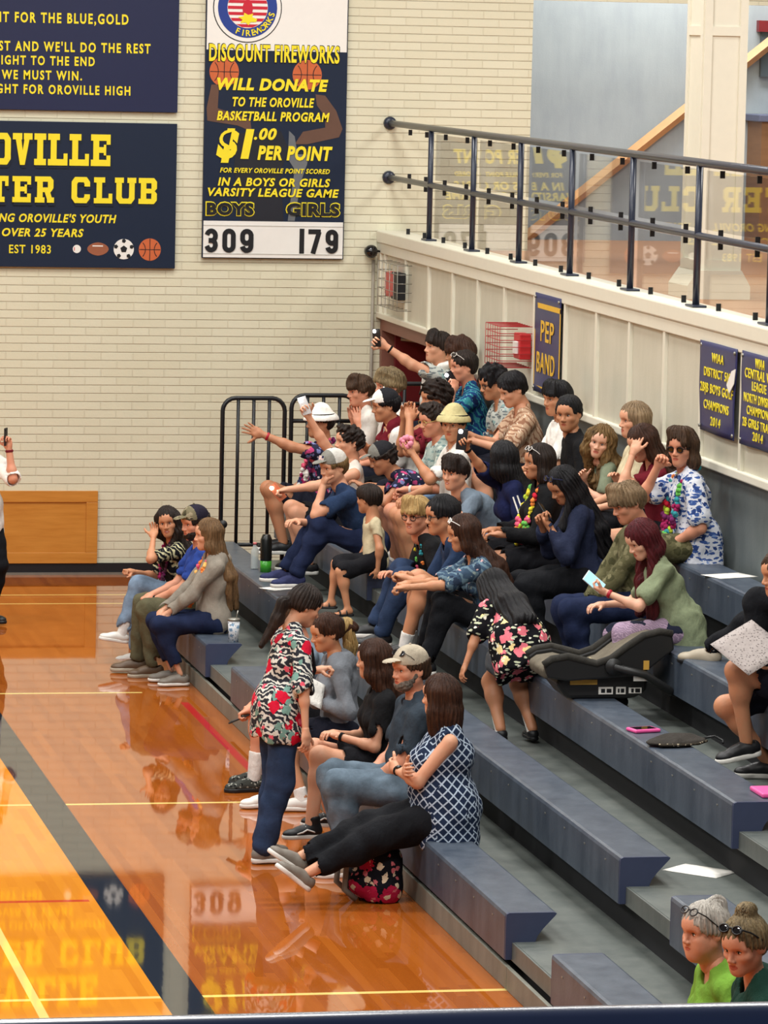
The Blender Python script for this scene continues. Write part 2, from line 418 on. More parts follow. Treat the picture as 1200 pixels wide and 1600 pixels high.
M_DECK = scuffed('deck_rubber', (84, 90, 87), (108, 112, 107), .42); M_SKIRT = scuffed('skirt_board', (108, 108, 98), (132, 130, 118), .5); M_DARK = flat('painted_gap_shade', (34, 34, 36), .8)
M_CREAM = scuffed('cream_panel_paint', (194, 191, 172), (206, 202, 184), .5); M_CREAM2 = flat('cream_gloss_paint', (224, 220, 202), .35, var=.04); M_GREYW = scuffed('slate_wall_paint', (146, 156, 164), (158, 168, 174), .55); M_LOWER = scuffed('lower_wall_grey', (96, 104, 104), (112, 118, 116), .5)
M_RAIL = flat('rail_navy_paint', (40, 46, 62), .3, .5); M_BLACK = flat('black_steel', (24, 25, 28), .4); M_WOODRAIL = flat('oak_handrail', (196, 150, 104), .4)
t = NT('oak_panel', .4, .4); o = t.sep(t.co()); w = t.noise(t.comb(t.math('MULTIPLY', o[0], 3.0), t.math('MULTIPLY', o[1], 3.0), t.math('MULTIPLY', o[2], 30.0)), 1.0, 4, .6); t.col(t.mix(w, sr(178, 108, 30), sr(216, 150, 66))); M_OAK = t.m
t = NT('brown_boards', .5, .3); o = t.sep(t.co()); w = t.noise(t.comb(t.math('MULTIPLY', o[0], 2.0), t.math('MULTIPLY', o[1], 2.0), t.math('MULTIPLY', o[2], 22.0)), 1.0, 4); t.col(t.mix(w, sr(112, 80, 54), sr(142, 106, 74))); M_BROWN = t.m
M_BALCFL = flat('balcony_floor_wood', (178, 132, 98), .4)
M_SIGN_N = flat('sign_navy', (26, 33, 68), .45, var=.06); M_SIGN_T = flat('sign_deep_blue', (11, 29, 54), .45, var=.06); M_YEL = flat('sign_yellow', (240, 220, 40), .5, var=.05); M_WHITE = flat('sign_white', (234, 232, 226), .45, var=.03); M_INK = flat('sign_black', (22, 22, 26), .5); M_BAN = flat('banner_navy', (44, 48, 92), .4, var=.1); M_GOLD = flat('banner_gold', (222, 176, 50), .5)
M_RED = flat('logo_red', (196, 30, 52), .5); M_BLUE = flat('logo_blue', (34, 60, 140), .5); M_BALL = flat('ball_orange', (196, 98, 54), .6); M_MAROON = flat('maroon_door_paint', (112, 30, 36), .45); M_FRAME = flat('door_frame_brown', (132, 86, 72), .5)
M_ALARM = flat('alarm_red', (190, 40, 44), .45); M_WIRE = flat('steel_wire', (150, 148, 138), .35, .6, .6); M_WIRER = flat('red_wire', (168, 44, 48), .4)
t = NT('clear_acrylic'); gl = t.n('ShaderNodeBsdfGlossy'); gl.inputs['Roughness'].default_value = .012; tr = t.n('ShaderNodeBsdfTransparent'); tr.inputs[0].default_value = (.97, .965, .95, 1)
gm_ = t.n('ShaderNodeNewGeometry'); dt_ = t.n('ShaderNodeVectorMath', operation='DOT_PRODUCT'); t.set(dt_.inputs[0], gm_.outputs['Normal']); t.set(dt_.inputs[1], gm_.outputs['Incoming'])
fr_ = t.math('ADD', .02, t.math('MULTIPLY', .85, t.math('POWER', t.math('SUBTRACT', 1.0, t.math('ABSOLUTE', dt_.outputs['Value'])), 5.0))); mx = t.n('ShaderNodeMixShader'); t.set(mx.inputs[0], fr_); t.t.links.new(tr.outputs[0], mx.inputs[1]); t.t.links.new(gl.outputs[0], mx.inputs[2]); t.t.links.new(mx.outputs[0], t.t.nodes['Material Output'].inputs[0]); M_GLASS = t.m

def struct(name, mb, mats): return tag(mb.done(name, mats), None, None, None, 'structure')
struct('floor', MB().box((-12, -1, -.12), (14, 39.3, 0)), M_FLOOR)
wb = MB().box((-12, 39.3, 0), (9.31, 39.5, 10)); wb.box((9.31, 39.3, 5.30), (14.2, 39.5, 10)); struct('wall_back', wb, M_BRICK)
struct('baseboard_back', MB().box((-12, 39.27, 0), (7.93, 39.3, .105), 0).box((-12, 39.255, 0), (7.93, 39.3, .022), 1), [M_INK, M_WIRE])
# side wall under the balcony: cream panels with battens, grey below, a doorway at the far end
YB = [39.0, 38.06, 37.08, 36.1, 35.12, 34.14, 33.09, 32.09, 31.12, 30.16, 29.2, 28.23, 27.25, 26.28, 25.3, 24.3, 23.3, 22.3, 21.3, 20.3, 19.3]
wr = MB().box((7.93, 36.85, 2.40), (8.13, 39.3, 3.07)).box((7.93, 12, 2.18), (8.13, 36.85, 3.07))
struct('wall_right', wr, M_CREAM)
struct('wall_right_lower', MB().box((7.985, 12, 0), (8.15, 36.85, 2.18)), M_LOWER)
for n, y in enumerate(YB):
    struct('trim_%d' % (n+1), MB().box((7.905, y-.028, 2.42 if y > 36.85 else 2.20), (7.932, y+.028, 2.98)), M_CREAM2)
struct('trim_30', MB().box((7.895, 12, 2.14), (7.985, 36.85, 2.20), 0, .01), M_CREAM2)
struct('trim_31', MB().box((7.895, 36.85, 2.37), (7.985, 39.29, 2.425), 0, .01).box((7.90, 39.16, 2.40), (7.935, 39.29, 2.99)), M_CREAM2)
struct('trim_32', MB().box((7.90, 12, 2.965), (7.94, 39.29, 3.06), 0, .008).box((7.885, 12, 3.06), (8.15, 39.29, 3.17), 0, .012), M_CREAM2)
# balcony
struct('balcony_floor', MB().box((8.13, 12, 2.86), (14.2, 41.5, 3.0)), M_BALCFL)
struct('wall_balcony', MB().box((9.31, 41.5, 2.8), (14.2, 41.65, 9)).box((9.17, 39.5, 0), (9.31, 41.5, 9)), M_GREYW)
struct('wall_balcony_side', MB().box((14.0, 12, 2.8), (14.2, 41.5, 9)), M_GREYW)
tag(MB().box((12.02, 41.0, 3.0), (13.9, 41.49, 4.19), 0).box((11.98, 40.96, 4.19), (13.95, 41.49, 4.26), 1, .01).done('storage_bench', [M_BROWN, flat('slate_cap', (92, 98, 122), .5)]), 'brown boarded box with a slate blue top against the grey balcony wall', 'cabinet')
d1 = tag(MB().box((12.12, 41.44, 4.62), (13.6, 41.5, 5.06), 0).box((12.08, 41.41, 5.06), (13.7, 41.5, 5.17), 1).done('window_1', [flat('dim_pane', (70, 78, 84), .2), M_MAROON]), None, None, None, 'structure')
hr = thing('stair_handrail', 'sloping oak handrail fixed to the grey wall behind the balcony', 'handrail', (9.6, 41.42, 2.8))
def P3(x, z): return Vector((x-9.6, 0, z-2.8))
MB().tube([P3(9.45, 2.74), P3(13.2, 5.76)], .058, 0, 4, True, False).done('rail', M_WOODRAIL, hr)
for x in (9.9, 11.0, 12.4): MB().tube([P3(x, 2.74+(x-9.45)*.805-.05)+Vector((0, .08, 0)), P3(x, 2.74+(x-9.45)*.805-.03)], .016).done('bracket', M_BLACK, hr)
cl = thing('balcony_column', 'square cream pillar with recessed panels rising from the balcony floor', 'pillar', (9.16, 32.55, 3.0))
mb = MB().box((-.15, -.19, .16), (.19, .26, 7)); mb.done('shaft', M_CREAM2, cl)
mb = MB()
for z0, z1 in ((.22, .3), (2.01, 2.08), (2.55, 2.62)): mb.box((-.09, -.2045, z0), (.13, -.19, z1)); mb.box((-.1645, -.13, z0), (-.15, .20, z1))
for a in (-.15, .13): mb.box((a, -.205, .22), (a+.06, -.19, 7))
for a in (-.19, .20): mb.box((-.165, a, .22), (-.15, a+.06, 7))
mb.done('panel_moulding', M_CREAM2, cl)
mb = MB(); mb.prism([(-.24, 0), (.26, 0), (.26, .10), (.19, .22), (-.16, .22), (-.24, .10)], 1, -.24, .31); mb.done('foot', M_CREAM2, cl)
# rail on the balcony edge
XR = 7.99
rl = thing('balcony_railing', 'dark navy pipe railing with two rails along the balcony edge', 'railing', (XR, 30, 3.17))
PY = [37.47, 35.74, 34.02, 32.31, 30.49, 28.71, 26.95, 22.05, 23.45, 21.7]
R_ = lambda y, z, dx=0: (dx, y-30, z-3.17)
MB().tube([R_(39.27, 4.15), R_(18, 4.15)], .029).done('top_rail', M_RAIL, rl); MB().tube([R_(39.27, 3.655), R_(18, 3.655)], .026).done('lower_rail', M_RAIL, rl)
for z in (4.15, 3.655): MB().tube([R_(39.295, z), R_(39.27, z), R_(39.255, z)], [.062, .058, .035], 0, 14).done('wall_flange', M_RAIL, rl)
for y in PY:
    p = MB().tube([R_(y, 3.175), R_(y, 4.14)], .024, 0, 10).done('post', M_RAIL, rl)
    MB().box(R_(y-.10, 3.171, -.05), R_(y+.10, 3.186, .05), 0, .004).done('base_plate', M_RAIL, p)
MB().box((-.002, -.007, 0), (.03, .007, .050)).done('glazing_clip', M_BLACK, rl); clip = rl.children[-1]; clip = [c for c in rl.children if c.name.startswith('glazing_clip')][0]; first = True
for i, (ya, yb) in enumerate(zip([38.9]+PY, PY)):
    for f in (.25, .75):
        for z0 in (4.06, 3.665, 3.582, 3.172):
            q = clip if first else clip.copy()
            if not first: COL.objects.link(q)
            first = False; q.location = R_(ya+(yb-ya)*f, z0, .022)
for i, (ya, yb) in enumerate(zip(PY, PY[1:])):
    for z0, z1, wd in ((3.70, 4.10, 'upper'), (3.20, 3.62, 'lower')):
        a = (.0, .0)[i % 2]
        g = MB().box((-.003, yb+.05-(ya+yb)/2, z0-3.17), (.003, ya-.05-(ya+yb)/2, z1-3.17), 0).done('clear_panel', M_GLASS)
        g.location = (XR+.038, (ya+yb)/2, 3.17); g.rotation_euler = (0, 0, math.radians((.25, -.12, .1, -.2, .15, 0, .1, -.1, 0)[i]))
        tag(g, 'clear acrylic guard panel, %s one in the %s bay of the balcony railing' % (wd, ('first', 'second', 'third', 'fourth', 'fifth', 'sixth', 'seventh', 'eighth', 'ninth')[i]), 'guard panel', 'clear guard panels in the balcony railing')
# doorway at the far end of the side wall
dr = MB().box((8.13, 36.75, 1.0), (9.29, 36.85, 2.40), 0).box((9.1, 36.85, 1.0), (9.2, 39.3, 2.40), 1).box((8.0, 36.85, .9), (9.29, 39.3, 1.0), 1)
struct('door_1_recess', dr, [M_BROWN, flat('hall_yellow', (190, 148, 84), .6)])
struct('door_1_frame', MB().box((7.94, 36.85, 2.26), (8.14, 39.29, 2.37), 0).box((7.94, 39.2, 1.0), (8.14, 39.29, 2.26), 0).box((7.94, 36.85, 1.0), (8.14, 36.95, 2.26)), M_FRAME)
dl = thing('door_1', None, None, (8.05, 39.17, 1.0)); dl['kind'] = 'structure'
lf_ = MB().box((0, -.05, 0), (.36, 0, 1.25), 0, .004).done('door_leaf', M_MAROON, dl); MB().tube([(.05, -.06, 1.19), (.34, -.09, 1.16)], .02).done('door_closer', M_WIRE, lf_)
tag(MB().box((8.45, 36.9, 1.25), (8.75, 37.2, 2.12), 0, .01).done('loudspeaker', M_INK), 'black loudspeaker box inside the far doorway', 'speaker')
tag(MB().tube([(8.95, 38.3, 1.0), (8.95, 38.3, 2.4)], .05).ell((8.93, 38.2, 2.2), (.10, .10, .10)).done('hall_pipe', flat('tan_pipe', (150, 112, 70), .5)), 'tan pipe with a round valve inside the far doorway', 'pipe')
# conduit and dome camera in the corner
dm = thing('dome_camera', 'shiny black dome camera in the corner above the vertical conduit', 'camera', (7.80, 39.3, 2.98))
MB().ell((.02, -.11, .0), .062, 0, None, 18).done('dome', flat('gloss_black', (20, 20, 22), .08, .6), dm); MB().tube([(.02, 0, 0), (.02, -.09, 0)], .045, 0, 14).done('mount', M_BLACK, dm)
tag(MB().tube([(7.86, 39.27, .3), (7.86, 39.27, 2.9)], .016).done('conduit', flat('conduit_grey', (150, 142, 128), .45, var=.1)), 'thin grey conduit running down the brick corner', 'conduit')
def cage(name, label, y0, y1, z0, z1, d, mw, nv, nh):
    c = thing(name, label, 'caged fixture', (7.905, (y0+y1)/2, z0)); yc = (y0+y1)/2; mb = MB()
    for i in range(nv+1):
        y = y0+(y1-y0)*i/nv-yc; mb.tube([(0, y, 0), (-d, y, 0), (-d, y, z1-z0), (0, y, z1-z0)], .0035, 0, 5)
    for j in range(nh+1):
        z = (z1-z0)*j/nh; mb.tube([(0, y0-yc, z), (-d, y0-yc, z), (-d, y1-yc, z), (0, y1-yc, z)], .0035, 0, 5)
    mb.done('wire_cage', mw, c); return c
c = cage('exit_light', 'caged exit light with a red front high on the cream wall beside the corner', 37.75, 38.62, 2.53, 2.93, .13, M_WIRE, 5, 5)
MB().box((-.08, -.20, .08), (-.005, .08, .32), 0, .006).done('housing', M_INK, c); MB().box((-.088, -.02, .11), (-.08, .33, .30), 0).box((-.08, .08, .09), (-.0, .34, .31), 0, .004).done('red_panel', flat('exit_red', (200, 60, 60), .4), c)
c = cage('fire_alarm', 'red fire alarm strobe inside a red wire cage beside the PEP BAND banner', 33.12, 33.62, 2.40, 2.72, .26, M_WIRER, 6, 6)
MB().box((-.09, -.22, .06), (0, .0, .26), 0, .008).done('alarm_box', M_ALARM, c); MB().box((-.11, -.17, .10), (-.09, -.05, .2), 0, .005).done('strobe_lens', M_WHITE, c)
# oak panel on the brick
c = thing('wall_panel', 'framed orange oak panel low on the brick wall', 'panel', (4.4, 39.3, .105))
MB().box((-2.0, -.03, .0), (.95, 0, .66), 0).done('board', M_OAK, c); MB().box((-2.0, -.045, .0), (.95, -.03, .10), 0, .004).box((-2.0, -.045, .56), (.95, -.03, .665), 0, .004).box((.845, -.045, .10), (.95, -.03, .56), 0, .004).done('frame', M_OAK, c)

# ---------------------------------------------------------------- bleachers
def xf(r): return 5.19+.61*(r-1)
def zs(r): return .40+.287*(r-1)
RN = {1: 'lowest', 2: 'second', 3: 'third', 4: 'fourth', 5: 'top'}
SEC = ((32.0, 36.05, 'far section nearest the brick wall'), (22.0, 30.85, 'middle section between the two aisles'), (14.0, 20.98, 'near section at the lower right'))
prof = [(0, -.25), (0, -.022), (.006, -.006), (.022, 0), (.262, 0), (.276, -.006), (.270, -.016), (.205, -.085), (.175, -.125), (.163, -.157), (.06, -.157), (.05, -.25)]
for r in range(1, 6):
    for a, b, wd in SEC:
        t_ = thing('bleacher_bench', 'worn slate blue %s row bleacher bench, %s' % (RN[r], wd), 'bench', (xf(r), a, zs(r)), 'slate blue bleacher benches')
        MB().prism(prof, 1, .02, b-a-.02).done('seat', M_SEAT, t_)
        for q in (0, b-a-.02): MB().prism([(u*1.0+(.002 if u == 0 else 0), w) for u, w in prof], 1, q, q+.02).done('end_cap', flat('end_cap_blue', (58, 66, 92), .4), t_)
        k = 0
        while .3+k*.46 < b-a:
            if r == 1 and a == 32.0 and k == 0: screw = MB().box((-.003, -.012, -.07), (.0, .012, -.063)).done('screw_head', M_WIRE, t_)
            else: q = screw.copy(); COL.objects.link(q); q.parent = t_; q.location = (0, .3+k*.46, 0)
            if r == 1 and a == 32.0 and k == 0: screw.location = (0, .3, 0)
            k += 1
    x0 = xf(r)+.05; z = zs(r)-.157
    x1 = x0+.60 if r < 5 else 7.93
    t_ = thing('bleacher_deck', 'grey foot deck behind the %s row bench' % RN[r], 'deck', (x0, 14, z), 'grey bleacher decks')
    MB().box((0, 0, -.03), (x1-x0+(.078 if r < 5 else .04), 22.05, 0), 0).done('tread', M_DECK, t_); MB().box((-.012, 0, -.10), (.0, 22.05, -.001), 0, .002).done('nosing', M_DECK, t_)
    tag(MB().box((xf(r)+.11, 14, z-.287 if r > 1 else 0), (xf(r)+.13, 36.05, z-.035)).done('gap_shade_board', M_DARK), 'dark board standing in for the shaded gap below the %s row deck' % RN[r], 'shade board', 'dark boards for the shade in the bleacher gaps')  # dark-coloured board stands in for the shade of the gap between rows
for a, b, wd in ((14, 21.95, 'nearest the camera'), (21.96, 36.05, 'running back to the far end')):
    tag(MB().box((5.19, a, 0), (5.215, b, .122), 0, .003).done('skirt_board', M_SKIRT), 'grey wooden skirt board along the floor under the bleachers, %s' % wd, 'skirt board')
def guard(name, label, ax, a0, a1, c, z0, z1, nb, mid=None, bot=.03):
    g = thing(name, label, 'guard rail', ((a0+a1)/2, c, z0) if ax == 0 else (c, (a0+a1)/2, z0)); h = z1-z0; w = (a1-a0)/2
    Q = (lambda u, z: (u, 0, z)) if ax == 0 else (lambda u, z: (0, u, z))
    arc = [Q(-w+.11-.11*math.cos(t), h-.11+.11*math.sin(t)) for t in np.linspace(0, math.pi/2, 6)]; arc2 = [Q(w-.11+.11*math.sin(t), h-.11+.11*math.cos(t)) for t in np.linspace(0, math.pi/2, 6)]
    MB().tube([Q(-w, 0)]+arc+arc2+[Q(w, 0)], .019, 0, 8).done('frame', M_BLACK, g)
    MB().tube([Q(-w, bot), Q(w, bot)], .017).done('bottom_rail', M_BLACK, g)
    if mid: MB().tube([Q(-w, mid-z0), Q(w, mid-z0)], .017).done('middle_rail', M_BLACK, g)
    for k in range(1, nb+1):
        u = -w+2*w*k/(nb+1); MB().tube([Q(u, bot), Q(u, h-.01)], .015).done('bar', M_BLACK, g)
guard('guard_rail', 'black steel guard rail with rounded top standing leftmost at the bleacher end', 0, GX[0], GX[1], 36.12, 0, GX[5], 3, None, GX[4])
guard('guard_rail', 'black steel guard rail behind the cheering students, second from the left', 0, GX[2], GX[3], 36.14, 0, GX[6], 3, GX[7], .9)
guard('guard_rail', 'short black guard rail in front of the far doorway', 0, 7.36, 7.86, 36.14, 0, GX[8], 2, GX[8]-.17, 1.4)
fr = thing('balcony_front_rail', 'blue painted rail of the near balcony along the bottom edge', 'railing', (.6, 3.0, 4.27))
MB().tube([(-2.2, 0, 0), (2.2, 0, 0)], .033, 0, 28).done('rail', flat('front_rail_blue', (58, 82, 140), .22, .6), fr)
for x in (-1.5, 0.0, 1.6): MB().tube([(x, 0, -1.1), (x, 0, -.05)], .02).done('post', M_RAIL, fr)

# ---------------------------------------------------------------- lettering
def _txt(s, bold, shear, space=1.0):
    cu = bpy.data.curves.new('t', 'FONT'); cu.body = s; cu.size = 1; cu.offset = bold; cu.shear = shear; cu.extrude = .5; cu.resolution_u = 3; cu.space_character = space
    ob = bpy.data.objects.new('t', cu); COL.objects.link(ob); dg = bpy.context.evaluated_depsgraph_get()
    me = bpy.data.meshes.new_from_object(ob.evaluated_get(dg)); bpy.data.objects.remove(ob); bpy.data.curves.remove(cu); return me
_cap = {}
def letters(par, org, plane, s, p0, a1, zt, mat, prefix='', bold=.02, shear=0, depth=.004, lift=.0, name='lettering', edge=None, space=1.12):
    """s fits between p0=(a, z of the baseline) and a1 with capitals reaching zt; the prefix runs on to the left"""
    k = (bold, shear)
    if k not in _cap:
        m0 = _txt('H', bold, 0); z = [v.co.y for v in m0.vertices]; _cap[k] = (min(z), max(z))
    lo, hi = _cap[k]; me = _txt(s, bold, shear, space); X = [v.co.x for v in me.vertices]; ws = max(X)-min(X)
    sg = 1 if plane == 'W' else -1; sx = abs(a1-p0[0])/ws; sz = (zt-p0[1])/(hi-lo)
    if prefix: me = _txt(prefix+s, bold, shear, space); X = [v.co.x for v in me.vertices]
    mx = max(X)
    for v in me.vertices:
        a = a1+sg*(v.co.x-mx)*sx; z = p0[1]+(v.co.y-lo)*sz; d = lift+(v.co.z+.5)*depth
        v.co = Vector((a, org-d, z)) if plane == 'W' else Vector((org-d, a, z))
    me.materials.clear(); me.materials.append(mat)
    o = link(name, me); o.parent = par; o.matrix_parent_inverse = par.matrix_world.inverted() if False else Matrix.Translation(-Vector(par.location)); 
    if edge: letters(par, org, plane, s, (p0[0]-sg*edge[1], p0[1]-edge[1]), a1+sg*edge[1], zt+edge[1], edge[0], prefix, bold+edge[2], shear, depth*.4, lift*.5, 'letter_edge', None, space)
    return o
def disc(c, r, n=32, r2=None): return [(c[0]+r*math.cos(2*math.pi*k/n), c[1]+(r2 or r)*math.sin(2*math.pi*k/n)) for k in range(n)]
YS = 39.255
def flatpiece(par, name, polys, mats, d=.003, lift=.0):
    mb = MB()
    for i, (pg, m_) in enumerate(polys): mb.prism([(x, z) for x, z in pg], 1, YS-lift-d-.00025*i, YS-lift, m_)
    o = mb.done(name, mats); o.parent = par; o.matrix_parent_inverse = Matrix.Translation(-Vector(par.location)); return o
# fight song board
sg = thing('song_board', 'navy board of yellow fight song words, upper left of the brick wall', 'sign', (5.0, YS, 4.21)); MB().box((-1.6, 0, 0), (1.02, .03, 1.5), 0, .004).done('board', M_SIGN_N, sg)
for s, pf, (u0, v0), (u1, v1), vt in (("FOR THE BLUE,GOLD", "FIGHT ", (23, 35), (200.6, 38.5), 18.8), ("AND WE'LL DO THE REST", "ST ", (23.4, 79.3), (234.9, 84), 64), ("IGHT TO THE END", "F", (2, 100.3), (147.9, 103.8), 85.8), ("WE MUST WIN.", "", (2.4, 123.2), (128, 126), 108.7), ("FOR OROVILLE HIGH", "FIGHT ", (36.7, 146.2), (203.5, 149.5), 131.7)):
    a, z = WX(u0, v0), WZ((u0+u1)/2, (v0+v1)/2); letters(sg, YS, 'W', s, (a, z), WX(u1, v1), z+(WZ(u0, vt)-WZ(u0, v0)), M_YEL, pf, .030, space=1.3)
# booster board, with cut block letters
sg = thing('booster_board', 'deep blue club board with big yellow block letters and painted balls, lower left', 'sign', (5.0, YS, 2.80)); MB().box((-2.2, 0, 0), (1.02, .03, 1.31), 0, .004).done('board', M_SIGN_T, sg)
def block(ch):
    """octagonal slab letters in a unit box -> convex pieces"""
    w, s = .30, .20; B = lambda x0, z0, x1, z1: [(x0, z0), (x1, z0), (x1, z1), (x0, z1)]
    I_ = lambda x: [B(x-w/2, 0, x+w/2, 1), B(x-.26, 0, x+.26, s), B(x-.26, 1-s, x+.26, 1)]
    if ch == 'I': return [B(.35, 0, .65, 1), B(.2, 0, .8, s), B(.2, 1-s, .8, 1)]
    if ch == 'L': return [B(.14, 0, .44, 1), B(0, 0, 1, s), B(0, 1-s, .6, 1), B(.80, 0, 1, .38)]
    if ch == 'E': return [B(.12, 0, .42, 1), B(0, 0, 1, s), B(0, 1-s, 1, 1), B(.4, .42, .74, .60), B(.66, .34, .78, .68), B(.80, 0, 1, .34), B(.80, .68, 1, 1)]
    if ch == 'T': return [B(.35, 0, .65, 1), B(.2, 0, .8, s), B(0, 1-s, 1, 1), B(0, .62, .18, 1), B(.82, .62, 1, 1)]
    if ch == 'V': return [[(.10, 1), (.40, 1), (.60, 0), (.38, 0)], [(.90, 1), (.64, 1), (.40, 0), (.62, 0)], B(0, 1-s, .48, 1), B(.56, 1-s, 1, 1)]
    ring = [[(0, .18), (.18, 0), (.36, .2), (.30, .26)], [(.18, 0), (.82, 0), (.72, .2), (.3, .2)], [(.82, 0), (1, .18), (.70, .26), (.66, .2)], B(0, .18, .30, .82), [(0, .82), (.18, 1), (.36, .8), (.30, .74)], [(.18, 1), (.82, 1), (.72, .8), (.3, .8)], [(.82, 1), (1, .82), (.70, .74), (.66, .8)]]
    if ch == 'O': return ring+[B(.70, .18, 1, .82)]
    if ch == 'C': return ring+[B(.70, .18, 1, .34), B(.70, .64, 1, .82)]
    if ch == 'U': return ring[:4]+[B(.70, .18, 1, .82), B(.02, .8, .30, 1), B(.70, .8, .98, 1), B(-.08, 1-s, .40, 1), B(.60, 1-s, 1.08, 1)]
    if ch == 'B': return [B(.12, 0, .42, 1), B(0, 0, .84, s), B(0, 1-s, .84, 1), B(.4, .41, .86, .59), [(.84, 0), (1, .14), (1, .40), (.88, .5), (.70, .4), (.70, .2)], [(.84, 1), (1, .86), (1, .60), (.88, .5), (.70, .6), (.70, .8)]]
    if ch == 'R': return [B(.12, 0, .42, 1), B(0, 0, .52, s), B(0, 1-s, .84, 1), B(.4, .40, .86, .58), [(.84, 1), (1, .86), (1, .56), (.88, .42), (.70, .5), (.70, .8)], [(.52, .42), (.82, .42), (1, .0), (.72, 0)], B(.66, 0, 1.04, s)]
    if ch == 'S': return ring[:3]+ring[4:]+[B(0, .6, .30, .82), B(.70, .18, 1, .42), [(0, .6), (.30, .42), (1, .42), (.70, .6)], B(0, .18, .28, .34), B(.72, .66, 1, .82)]
    return []
def blockline(par, s, vis, a0, a1, z0, z1, gap):
    """s is centred so that its last vis characters fill a0..a1"""
    n = len(vis); wch = (a1-a0)/(sum(.6 if c == 'I' else (.55 if c == ' ' else 1) for c in vis)+gap*(n-1)); x = a1; P = []; Sh = []
    for c in reversed(s):
        ww = wch*(.6 if c == 'I' else (.55 if c == ' ' else 1)); x -= ww
        for pg in block(c):
            q = [(x+(u-(.2 if c == 'I' else 0))*wch, z0+w_*(z1-z0)) for u, w_ in pg]; P.append((q, 0)); Sh.append(([(u+.012, w_-.028) for u, w_ in q], 0))
        x -= gap*wch
    flatpiece(par, 'block_letters', P, [M_YEL], .006, .004); flatpiece(par, 'letter_shade', Sh, [flat('letter_shade_blue', (10, 26, 44), .5)], .003, .0)
blockline(sg, 'OROVILLE', 'VILLE', WX(19.3, 257), WX(172, 259), WZ(95, 258.5), WZ(95, 209.0), .10)
blockline(sg, 'BOOSTER CLUB', 'ER CLUB', WX(18.8, 316), WX(244.6, 318), WZ(130, 317.3), WZ(130, 276.6), .22)
for s, pf, (u0, v0), (u1, v1), vt, sh in (("OROVILLE'S YOUTH", "SUPPORTING ", (29.5, 347.2), (181.7, 348.6), 334, .22), ("OVER 25 YEARS", "FOR ", (2.9, 369.2), (130.5, 370.3), 356.4, .22), ("EST 1983", "", (14, 395.6), (79.3, 396), 382.5, 0)):
    a, z = WX(u0, v0), WZ((u0+u1)/2, (v0+v1)/2); letters(sg, YS, 'W', s, (a, z), WX(u1, v1), z+(WZ(u0, vt)-WZ(u0, v0)), M_YEL, pf, .03 if sh else .014, sh)
def wp(u, v): return (WX(u, v), WZ(u, v))
ORG = [M_WHITE, flat('football_brown', (150, 88, 60), .6), M_INK, M_BALL, M_RED]
flatpiece(sg, 'painted_baseball', [(disc(wp(120, 389), .037), 0), ([(x+.0, z) for x, z in disc((wp(120, 389)[0]-.022, wp(120, 389)[1]), .004, 8, .02)], 4)], ORG)
c = wp(153, 389); flatpiece(sg, 'painted_football', [([(c[0]+.097*math.cos(a)*abs(math.cos(a))**.25, c[1]+.060*math.sin(a)) for a in np.linspace(0, 6.1, 30)], 1)], ORG); flatpiece(sg, 'football_lace', [([(c[0]-.05, c[1]+.022), (c[0]+.045, c[1]+.022), (c[0]+.045, c[1]+.032), (c[0]-.05, c[1]+.032)], 0)], ORG, .002, .003)
c = wp(193.3, 389.3); flatpiece(sg, 'painted_soccer_ball', [(disc(c, .092), 0)], ORG); flatpiece(sg, 'soccer_patches', [([(c[0]+.033*math.cos(a), c[1]+.033*math.sin(a)) for a in (1.57, 2.83, 4.08, 5.34, 6.6)], 2)]+[([(c[0]+.075*math.cos(a)+.02*math.cos(b), c[1]+.075*math.sin(a)+.02*math.sin(b)) for b in (0, 1.26, 2.5, 3.77, 5.0)], 2) for a in (.3, 1.57, 2.83, 4.08, 5.34)], ORG, .002, .003)
def arc_(c, r, a0, a1, w, n=10):
    A = np.linspace(a0, a1, n); return [(c[0]+(r+w)*math.cos(a), c[1]+(r+w)*math.sin(a)) for a in A]+[(c[0]+(r-w)*math.cos(a), c[1]+(r-w)*math.sin(a)) for a in A[::-1]]
def bball(par, c, R_, lift=0):
    flatpiece(par, 'painted_basketball', [(disc(c, R_), 3)], ORG, .003, lift)
    flatpiece(par, 'ball_seams', [([(c[0]-R_*.96, c[1]-.003), (c[0]+R_*.96, c[1]-.003), (c[0]+R_*.96, c[1]+.003), (c[0]-R_*.96, c[1]+.003)], 2), ([(c[0]-.003, c[1]-R_*.96), (c[0]+.003, c[1]-R_*.96), (c[0]+.003, c[1]+R_*.96), (c[0]-.003, c[1]+R_*.96)], 2), (arc_((c[0]-R_*1.3, c[1]), R_*.9, -.75, .75, .003), 2), (arc_((c[0]+R_*1.3, c[1]), R_*.9, 2.39, 3.89, .003), 2)], ORG, .002, lift+.003)
bball(sg, wp(234, 390), .101)
# fireworks donation board
sg = thing('donation_board', 'tall navy fireworks sponsor board with yellow words and black score numbers', 'sign', (6.92, YS, 2.90)); 
fb = MB(); fb.box((-.655, 0, .0), (.655, .03, 2.9), 0, .004); fb.done('board', M_SIGN_T, sg)
zw = WZ(430, 79.5); flatpiece(sg, 'white_head', [([(6.275, zw), (7.565, zw), (7.565, 5.79), (6.275, 5.79)], 0)], ORG)
c = wp(386.7, 12); k = .0059
LG = [M_INK, M_WHITE, M_BLUE, M_RED, M_YEL]
flatpiece(sg, 'logo_disc', [(disc(c, 53.5*k, 48), 0)], LG, .002, .003); flatpiece(sg, 'logo_rim', [(disc(c, 52*k, 48), 1)], LG, .002, .005); flatpiece(sg, 'logo_ring', [(disc(c, 46*k, 48), 2)], LG, .002, .007); flatpiece(sg, 'logo_field', [(disc(c, 31.4*k, 40), 1)], LG, .002, .009)
st = []
